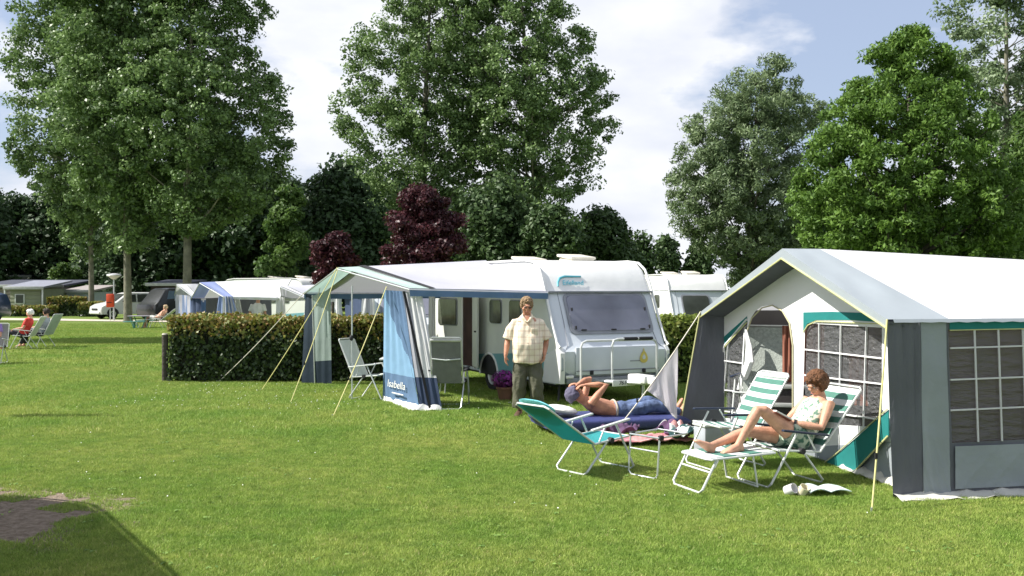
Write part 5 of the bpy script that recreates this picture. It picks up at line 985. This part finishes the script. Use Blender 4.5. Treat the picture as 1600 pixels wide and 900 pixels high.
# ---------------------------------------------------------------- people further off (coarser)
def far_person(label, loc, rzd, sitting, top, bottom, hairm, hat=None, vox=.02, reach=False, recl=25, shoes=None, skm=skin_far):
    root = thing('person', label, 'person', loc, R(rzd)); # local: facing +x
    if sitting:
        a = R(recl); P = V(0, 0, .50); C = P+V(-math.sin(a), 0, math.cos(a))*.42; Nk = P+V(-math.sin(a), 0, math.cos(a))*.55; H = Nk+V(.03, 0, .14)
        J = dict(pelvis=P, waist=P*.6+C*.4, chest=C, neck=Nk, head=H, face=(1, 0, -.1), up=(0, 0, 1), side=(0, -1, 0))
        for s, y in (('l', .17), ('r', -.17)): J.update({'sh'+s: C+V(0, y, .06), 'el'+s: C+V(.10, y*1.25, -.20), 'wr'+s: C+V(.34, y, -.22), 'hp'+s: P+V(.02, y*.5, -.02), 'kn'+s: P+V(.44, y*.55, .06), 'an'+s: V(.62, y*.6, .09), 'ft'+s: (1, 0, 0)})
    else:
        J = dict(pelvis=V(0, 0, .92), waist=V(.02, 0, 1.07), chest=V(.03, 0, 1.30), neck=V(.04, 0, 1.48), head=V(.07, 0, 1.63), face=(1, 0, -.15), up=(0, 0, 1), side=(0, -1, 0))
        for s, y in (('l', .19), ('r', -.19)): J.update({'sh'+s: V(.03, y, 1.40), 'el'+s: V(.02, y*1.35, 1.13), 'wr'+s: V(.2 if reach else .05, y*1.3, .95 if not reach else 1.05), 'hp'+s: V(0, y*.5, .88), 'kn'+s: V(.03, y*.55, .48), 'an'+s: V(0, y*.55, .08), 'ft'+s: (1, 0, 0)})
    body(root, J, skm, V(0, 0, 0), vox, 1.0, 1.0, hands={'l': ((1, 0, -.2) if sitting or reach else (0, 0, -1), (0, -1, 0) if not sitting else (0, 0, -1), 1, 40), 'r': ((1, 0, -.2) if sitting or reach else (0, 0, -1), (0, 1, 0) if not sitting else (0, 0, -1), -1, 40)})
    hairblobs(root, J['head'], J['face'], J['up'], hat or hairm, V(0, 0, 0), r=.024, n=110, thick=.012, low=-.04, vox=.014, name='hat' if hat else 'hair', seed=2)
    if top:
        P, C, Nk = J['pelvis'], J['chest'], J['neck']; t = (C-P).normalized(); fx = t.cross(V(0, -1, 0)).normalized(); ov = lambda c, a, b: oval(c, a, b, (0, 1, 0), fx, 16)
        garment('shirt', [('loft', [ov(P, .19, .15), ov(J['waist'], .18, .145), ov(C, .20, .14), ov(C*.3+Nk*.7, .15, .10), ov(Nk, .08, .07)])]+[('tube', ([C*.7+J['sh'+s]*.3, J['sh'+s], J['sh'+s]*.35+J['el'+s]*.65], [.06, .075, .075], 12)) for s in 'lr'], top, root, V(0, 0, 0), .02, .01)
    if bottom: garment('trousers', [('ell', (J['pelvis']-V(0, 0, .02), (.16, .19, .13)))]+[('tube', ([J['hp'+s], J['kn'+s], J['kn'+s]*.1+J['an'+s]*.9] if bottom[1] else [J['hp'+s], J['hp'+s]*.25+J['kn'+s]*.75], [.11, .08, .07] if bottom[1] else [.11, .095], 12)) for s in 'lr'], bottom[0], root, V(0, 0, 0), .02, .01)
    return root
red = M('red_shirt', (.50, .04, .03), .8); whs = M('white_shirt', (.72, .72, .70), .8); pur = M('lilac_shirt', (.30, .20, .50), .8); dkc = M('dark_cloth', (.03, .03, .04), .85); hatw = M('white_hat', (.75, .74, .70), .9); hd = M('dark_brown_hair', (.03, .02, .015), .8, .3, 20); gy = M('grey_top', (.30, .32, .36), .8); hb = M('blond_hair', (.45, .33, .2), .8)
p = gr(36, 546); far_person('person in a red shirt and white hat seated at the left edge of the lawn', (p.x, p.y, 0), 188, True, red, (dkc, True), hd, hat=hatw)
recliner('camping_chair', 'white framed chair holding the person in the red shirt', (p.x+.05, p.y, 0), 188, seat=.44, ang=60, blen=.70, fab=cream_f, W=.56, arm=white_tube)
p2 = V(p.x+.02, p.y+1.1, 0); far_person('dark haired person in grey sitting behind the person in red', (p2.x, p2.y, 0), 175, True, gy, (dkc, True), hd)
recliner('camping_chair', 'pale green chair of the dark haired person behind', (p2.x+.05, p2.y, 0), 175, seat=.44, ang=62, blen=.74, fab=M('pale_green_fabric', (.40, .48, .42), .8), W=.56, arm=white_tube)
p = gr(-13, 569); far_person('person in a lilac shirt cut off by the left edge of the picture', (p.x, p.y, 0), -80, True, pur, None, hb, recl=10)
recliner('camping_chair', 'chair of the person in lilac at the left picture edge', (p.x, p.y+.05, 0), -80, seat=.44, ang=75, blen=.6, fab=mesh_g, W=.56)
p = gr(246, 513); far_person('sunbather reclining on a lounger near the picnic table', (p.x, p.y, 0), 183, True, None, (M('white_shorts', (.6, .6, .55), .8), False), hb, recl=48, vox=.025)
recliner('sun_lounger', 'low white lounger under the sunbather near the picnic table', (p.x+.05, p.y, 0), 183, seat=.44, ang=40, blen=.8, fab=cream_f, W=.6, foot=(.95, .42))
p = gr(219, 513); pt = thing('picnic_table', 'low green camping table near the sunbather on the far lawn', 'table', (p.x, p.y, 0)); gpt = M('green_table_frame', (.10, .26, .22), .6); MB().box((0, 0, .60), (1.0, .7, .04)).build('table_top', M('table_grey', (.3, .28, .32), .7), pt, bevel=.01)
for s in (-1, 1): MB().tube([(s*.4, -.3, .58), (s*.2, -.3, .02), (s*.2, .3, .02), (s*.4, .3, .58)], .025, 6).build('leg', gpt, pt); MB().box((0, s*.75, .35), (1.0, .25, .04)).build('bench_plank', gpt, pt, bevel=.01); MB().box((0, s*.75, .17), (.06, .2, .34)).build('bench_leg', gpt, pt, bevel=.01)
p = at(402, 500, 30.5); far_person('man in a white shirt standing under the far blue awning, back turned', (p.x, p.y, 0), 80, False, whs, (dkc, True), M('grey_hair', (.5, .48, .45), .8))
p = at(379, 500, 31.3); far_person('dark haired person sitting left of the man in the white shirt', (p.x, p.y, .25), 30, True, dkc, (dkc, True), hd)
# ---------------------------------------------------------------- the second row: caravans and awnings beyond the hedge
caravan('white caravan behind the far blue awning, roof vents showing', (at(500, 470, 44).x, 46, 0), 62, logo=False, rack=False, detail=False)
caravan('white caravan with a dark side window beyond the hedge at the awning pole', (at(632, 470, 27).x, 27.2, 0), -4, logo=False, rack=False, detail=False, sidem=white_paint)
cr2_ = caravan('rear caravan with a small front window standing beyond the right hedge', (6.45, 33.2, 0), 12, logo=False, rack=False, detail=False, glass=acryl_dark, win=(-.65, .30, .98, 1.68), sidem=white_paint, emblem=True)
caravan('white caravan parked just left of the picture', (-7.38, 8.85, 0), 33.6+180, L=5.2, logo=False, rack=False, detail=False)
E1b = at(350, 463, 29.6); E2b = at(298, 466, 32.5); Ob = at(312, 441, 31); I1b = at(437, 465, 30.2); Rb_ = at(455, 436, 32.4); I2b = at(425, 462, 34.5)
a2, o2_ = canopy('long white awning with a blue peaked hood beyond the hedge', E1b, E2b, Ob, I1b, I2b, Rb_, canvas_w, M('periwinkle_hood', (.22, .27, .48), .8, .08, 2, trans=.15), canvas_w, .16, strap=False, val=.08)
def gd(p): return V(p.x, p.y, .02)
pw_ = M('powder_blue_canvas', (.20, .26, .42), .8, .1, 3)
curtain('side_curtain', [gd(E1b)+V(-.6, .5, 0), gd(E1b)], [E1b+V(-.25, .3, 0), E1b], [pw_, canvas_w], a2, o2_, .03, 4, 10, lambda u, w: 1 if u > .85 else 0)
curtain('side_curtain', [gd(E1b), gd(E1b)+V(.7, .05, 0)], [E1b, E1b+V(.25, 0, 0)], [canvas_lav, pw_], a2, o2_, .03, 4, 10, lambda u, w: int(u*6) % 2)
curtain('side_curtain', [gd(E2b), gd(E2b)+V(.6, -.6, 0)], [E2b, E2b+V(.4, -.3, 0)], [canvas_navy], a2, o2_, .03, 3, 10)
curtain('side_curtain', [gd(I1b)+V(-.15, -.1, 0), gd(I1b)+V(.25, -.1, 0)], [I1b+V(-.1, 0, .02), I1b+V(.15, 0, .02)], [canvas_w], a2, o2_, .03, 2, 10)
curtain('rear_wall', [gd(E2b)+V(.6, -.2, 0), gd(I2b)], [E2b+V(.5, 0, 0), I2b], [canvas_slate], a2, o2_, .03, 8, 6)
curtain('side_curtain', [at(368, 520, 30.6), at(385, 520, 30.6)], [at(366, 466, 30.6), at(374, 466, 30.6)], [canvas_w], a2, o2_, .03, 3, 8)
# small tent further left
E1c = at(300, 462, 33.5); E2c = at(273, 460, 35); Oc = at(276, 444, 34.2); I1c = at(330, 462, 34.4); Rc = at(325, 443, 35.5); I2c = at(318, 460, 36.8)
a3, o3_ = canopy('small white roofed awning with pale blue striped sides, leftmost beyond the hedge', E1c, E2c, Oc, I1c, I2c, Rc, canvas_w, canvas_w, canvas_w, .3, strap=False, val=.22)
curtain('side_curtain', [gd(E2c), gd(E1c)], [E2c, E1c], [pw_, canvas_lav], a3, o3_, .04, 6, 10, lambda u, w: int(u*9) % 2)
curtain('side_curtain', [gd(E1c), gd(I1c)], [E1c, I1c], [canvas_mid], a3, o3_, .04, 4, 10)
# canopy with mauve roof right of the man
E1d = at(482, 466, 26.6); E2d = at(440, 466, 31); Od = at(438, 447, 28.5); I1d = at(532, 466, 27.4); Rd = at(520, 444, 29); I2d = at(500, 464, 31)
a4, o4_ = canopy('mauve grey awning with blue edging between the two rows', E1d, E2d, Od, I1d, I2d, Rd, canvas_lav, canvas_lav, canvas_w, .12, strap=False, val=.1)
curtain('side_curtain', [gd(E1d), gd(E1d)+V(.35, 0, 0)], [E1d, E1d+V(.1, 0, 0)], [canvas_mid, canvas_w], a4, o4_, .03, 2, 8, lambda u, w: int(u*4) % 2)
# navy awning seen through the near one
E1e = at(566, 462, 24.3); E2e = at(522, 460, 27); Oe = at(540, 446, 25.6); I1e = at(588, 462, 25); Re = at(590, 446, 26.4); I2e = at(570, 462, 28)
a5, o5_ = canopy('navy walled awning with white curtain posts seen through the near awning', E1e, E2e, Oe, I1e, I2e, Re, canvas_mint, canvas_mint, canvas_lav, .2, strap=False, val=.08)
curtain('side_curtain', [gd(E2e), gd(E2e)+V(.25, -.2, 0)], [E2e, E2e+V(.2, -.1, 0)], [canvas_w], a5, o5_, .03, 2, 8)
curtain('side_curtain', [gd(E1e)+V(-.15, 0, 0), gd(E1e)+V(.35, 0, 0)], [E1e, E1e+V(.3, 0, 0)], [canvas_w, canvas_lav], a5, o5_, .03, 3, 8, lambda u, w: int(u*3) % 2)
curtain('rear_wall', [gd(E2e)+V(.3, .1, 0), gd(E1e)+V(-.1, .6, 0)], [E2e+V(.25, .1, 0), E1e+V(-.1, .6, 0)], [canvas_navy], a5, o5_, .03, 5, 6)
# ---------------------------------------------------------------- cars
def car(name, label, loc, rzd, prof, L, Wd, paint, wins, cat='car', glassm=acryl_dark):
    root = thing(name, label, cat, loc, R(rzd)); h = Wd/2
    mb = MB(); rings = []
    for y, k in ((-h, .10), (-h+.05, .03), (-h+.14, 0), (h-.14, 0), (h-.05, .03), (h, .10)):
        cx = sum(p[0] for p in prof)/len(prof); rings.append([V(x+(k if x < cx else -k)*.6, y*(1-.16*max(0, (z-.95))/.7), z-(k*.4 if z > .9 else 0)) for x, z in prof])
    mb.loft(rings).build('body', paint, root)
    for sy in (-1, 1):
        for w in wins:
            q = [V(x, sy*(h*(1-.16*max(0, z-.95)/.7)+.012), z) for x, z in w]; MB().loft([[p-V(0, sy*.03, 0) for p in q], q]).build('side_window', glassm, root, smooth=False)
        for x in (.17*L, .80*L):
            def rg(y, r): return [V(x+r*math.cos(2*math.pi*k/20), sy*y, .33+r*math.sin(2*math.pi*k/20)) for k in range(20)]
            w = MB().loft([rg(h-.20, .30), rg(h-.16, .33), rg(h-.02, .33), rg(h+.015, .30), rg(h+.015, .2)]).build('wheel', black_rub, root); MB().loft([rg(h-.02, .2), rg(h+.022, .2), rg(h+.01, .06), rg(h+.02, .03)]).build('rim', alu, w)
            ar = [V(x+.39*math.cos(q), 0, .33+.39*math.sin(q)) for q in [math.pi*k/10 for k in range(11)]]; MB().loft([[V(p.x, sy*(h-.02), p.z) for p in ar], [V(p.x, sy*(h+.008), p.z) for p in ar]]).build('wheel_well', black_rub, root, smooth=False)
    return root, h
mv = [(.05, .3), (0, .5), (.05, .78), (.35, .95), (1.0, 1.08), (1.75, 1.62), (2.1, 1.70), (4.1, 1.70), (4.45, 1.6), (4.62, 1.1), (4.65, .5), (4.55, .3)]
sil = M('silver_car_paint', (.62, .62, .60), .3, .05, 2, coat=.4)
p = gr(132, 499); c1, hh = car('parked_car', 'silver minivan parked behind the poplar trunk and the orange box', (p.x+.3, p.y+.8, 0), 46, mv, 4.65, 1.8, sil, [[(1.42, 1.10), (1.85, 1.52), (2.35, 1.58), (2.35, 1.08)], [(2.45, 1.08), (2.45, 1.58), (3.3, 1.58), (3.3, 1.08)], [(3.4, 1.08), (3.4, 1.57), (4.2, 1.54), (4.35, 1.08)]])
MB().loft([[V(1.06, y, 1.13) for y in (-.70, 0, .70)]+[V(1.70, y, 1.585) for y in (.62, 0, -.62)], [V(1.03, y, 1.155) for y in (-.70, 0, .70)]+[V(1.67, y, 1.61) for y in (.62, 0, -.62)]]).build('windscreen', acryl_dark, c1, smooth=False)
for s in (-1, 1): MB().ell((.14, s*.66, .72), (.12, .17, .09)).build('headlight', M('headlight_glass', (.6, .62, .62), .1), c1)
MB().box((-.01, 0, .62), (.03, .8, .12)).build('grille', black_rub, c1, bevel=.01); MB().box((-.02, 0, .40), (.05, 1.5, .14)).build('bumper', sil, c1, bevel=.02)
p = gr(214, 501); vn_ = [(.05, .3), (0, .6), (.05, .95), (.35, 1.15), (.9, 1.85), (1.2, 1.98), (3.2, 1.98), (3.6, 1.5), (3.8, 1.0), (4.3, .9), (4.35, .4), (4.3, .3)]
c2, hh = car('parked_van', 'dark van with a pale blue rear window right of the silver minivan', (p.x+.3, p.y+.5, 0), 55, vn_, 4.35, 1.9, M('black_van_paint', (.03, .032, .035), .3, .1, 2, coat=.4), [[(.95, 1.30), (1.15, 1.80), (3.05, 1.80), (3.25, 1.40)]], 'van', M('blue_tinted_glass', (.14, .20, .30), .15))
p = gr(-40, 503); car('parked_car', 'dark blue car cut off by the left edge of the picture', (p.x-2.9, p.y, 0), 0, mv, 4.65, 1.8, M('dark_blue_paint', (.02, .04, .10), .3, coat=.4), [[(1.42, 1.10), (1.85, 1.52), (4.2, 1.54), (4.35, 1.08)]])
# lamp and orange box
p = gr(178, 501); lp_ = thing('lamp_post', 'grey lamp post with a pale flat top between the poplars', 'lamp post', (p.x, p.y, 0)); MB().tube([(0, 0, 0), (0, 0, 2.55)], [.06, .045], 10).build('pole', alu, lp_); MB().loft([oval((0, 0, z), r, r, n=16) for z, r in ((2.5, .10), (2.62, .26), (2.74, .44), (2.80, .40), (2.86, .12))]).build('lamp_head', M('pale_lamp_glass', (.55, .56, .58), .4), lp_)
ob = thing('post_box', 'orange red box mounted on the front of the lamp post', 'box', (p.x-.12, p.y-.25, 0)); MB().box((0, 0, 1.22), (.42, .25, .80)).build('housing', M('orange_red_paint', (.62, .07, .02), .5), ob, bevel=.04); MB().box((0, -.13, 1.1), (.3, .02, .04)).build('slot', black_rub, ob); MB().tube([(0, 0, 0), (0, 0, .85)], .035, 8).build('post', alu, ob)
# ---------------------------------------------------------------- bungalows and low shrubs at the far left
def bungalow(label, x0, x1, y, d, h, rh, wallm, roofm, over=.5, wins=(), post=True, group=None):
    root = thing('bungalow', label, 'bungalow', ((x0+x1)/2, y, 0), 0, group); w = (x1-x0)/2
    MB().box((0, d/2, h/2), (2*w, d, h)).build('wall', wallm, root, smooth=False)
    r = MB(); r.loft([[V(-w-over, -over, h), V(w+over, -over, h), V(w+over, -over, h+.14), V(-w-over, -over, h+.14)], [V(-w-over, d+over, h+rh), V(w+over, d+over, h+rh), V(w+over, d+over, h+rh+.14), V(-w-over, d+over, h+rh+.14)]]).build('roof', roofm, root, smooth=False)
    MB().box((0, -over-.02, h+.05), (2*w+2*over, .05, .22)).build('fascia', M('pale_fascia', (.45, .46, .45), .7), root, bevel=.01)
    n = int(h/.28)
    for k in range(n): MB().box((0, -.012, .2+k*.28), (2*w-.02, .03, .25)).build('weatherboard', wallm, root, bevel=.006)
    for (wx, ww, za, zb) in wins:
        f = MB().box((wx, -.045, (za+zb)/2), (ww+.12, .05, zb-za+.12)).build('window', white_tube, root, bevel=.01)
        k = max(1, round(ww/.55))
        for i in range(k): MB().box((wx-ww/2+(i+.5)*ww/k, -.075, (za+zb)/2), (ww/k-.06, .02, zb-za)).build('pane', acryl_dark, f)
    if post:
        for px_ in (-w-over+.1, w+over-.1): MB().box((px_, -over+.08, h/2), (.1, .1, h)).build('porch_post', white_tube, root, bevel=.01)
    return root
olive = M('olive_weatherboard', (.24, .26, .18), .8, .12, 1); taupe = M('taupe_weatherboard', (.22, .19, .17), .8); felt = M('blue_grey_roof', (.22, .23, .28), .8); fdark = M('dark_roof', (.05, .055, .08), .7)
X = lambda px, Y: (px-800)/FPX*Y
bungalow('olive bungalow with a pale flat roof and white corner posts', X(16, 72), X(64, 72), 72, 4, 1.95, .5, olive, felt, .35, [(-.4, .6, .9, 1.5)])
bungalow('brownish bungalow with a dark roof behind the olive one', X(-30, 77), X(96, 77), 77, 5, 2.1, .45, taupe, fdark, .3, [(2.6, .9, .8, 1.7), (1.2, .8, .9, 1.6)], False)
bungalow('pale blue chalet right of the olive bungalow', X(104, 76), X(142, 76), 76, 4, 1.7, .4, M('pale_blue_boards', (.40, .46, .48), .8), M('taupe_roof', (.3, .27, .26), .8), .25, [(.0, .5, .6, 1.3)], False)
bungalow('white house with dark windows behind the bungalow roofs', X(-5, 95), X(47, 95), 95, 5, 3.1, .6, M('off_white_wall', (.5, .5, .48), .8), fdark, .3, [(-1.0, .9, 2.0, 2.8), (.4, .9, 2.0, 2.8), (-2.4, .8, 2.0, 2.8)], False)
bungalow('dark brown shed behind the poplar trunks', X(236, 72), X(288, 72), 72, 4, 2.2, .3, M('dark_brown_boards', (.05, .035, .03), .8), fdark, .3, (), False)
for i, (px, Y, w, h, m, lb) in enumerate([(100, 70, 2.4, 1.35, hedgem, 'bright green low hedge right of the olive bungalow'), (45, 69, 3.2, .7, hedgem, 'low hedge along the foot of the olive bungalow'), (140, 68.5, 1.6, 1.0, hedgem, 'rounded green bush left of the silver minivan')]):
    x = X(px, Y); hedge(lb, x-w/2, x+w/2, Y, Y+1, h, 2600, .2, None, m, .4)
for i, (px, Y) in enumerate([(12, 66), (75, 62.5)]): pass
# unseen parasol and chair added left of the frame to cast shadows into view
ps = thing('parasol', 'closed parasol added unseen left of the picture to cast a thin shadow', 'parasol', (-8.15, 14.75, 0)); MB().tube([(0, 0, 0), (0, 0, 2.35)], .02, 8).build('pole', alu, ps); MB().loft([oval((0, 0, z), r, r, n=10) for z, r in ((.8, .08), (.95, .16), (1.5, .15), (2.1, .09), (2.35, .03))]).build('folded_canopy', canvas_w, ps); MB().loft([oval((0, 0, z), r, r, n=16) for z, r in ((0, .24), (.06, .24), (.10, .08))]).build('base', mud, ps)
recliner('camping_chair', 'grey folding chair added unseen just left of the picture for its shadow', (-7.5, 13.0, 0), 20, seat=.42, ang=60, blen=.7, fab=mesh_g, W=.56)
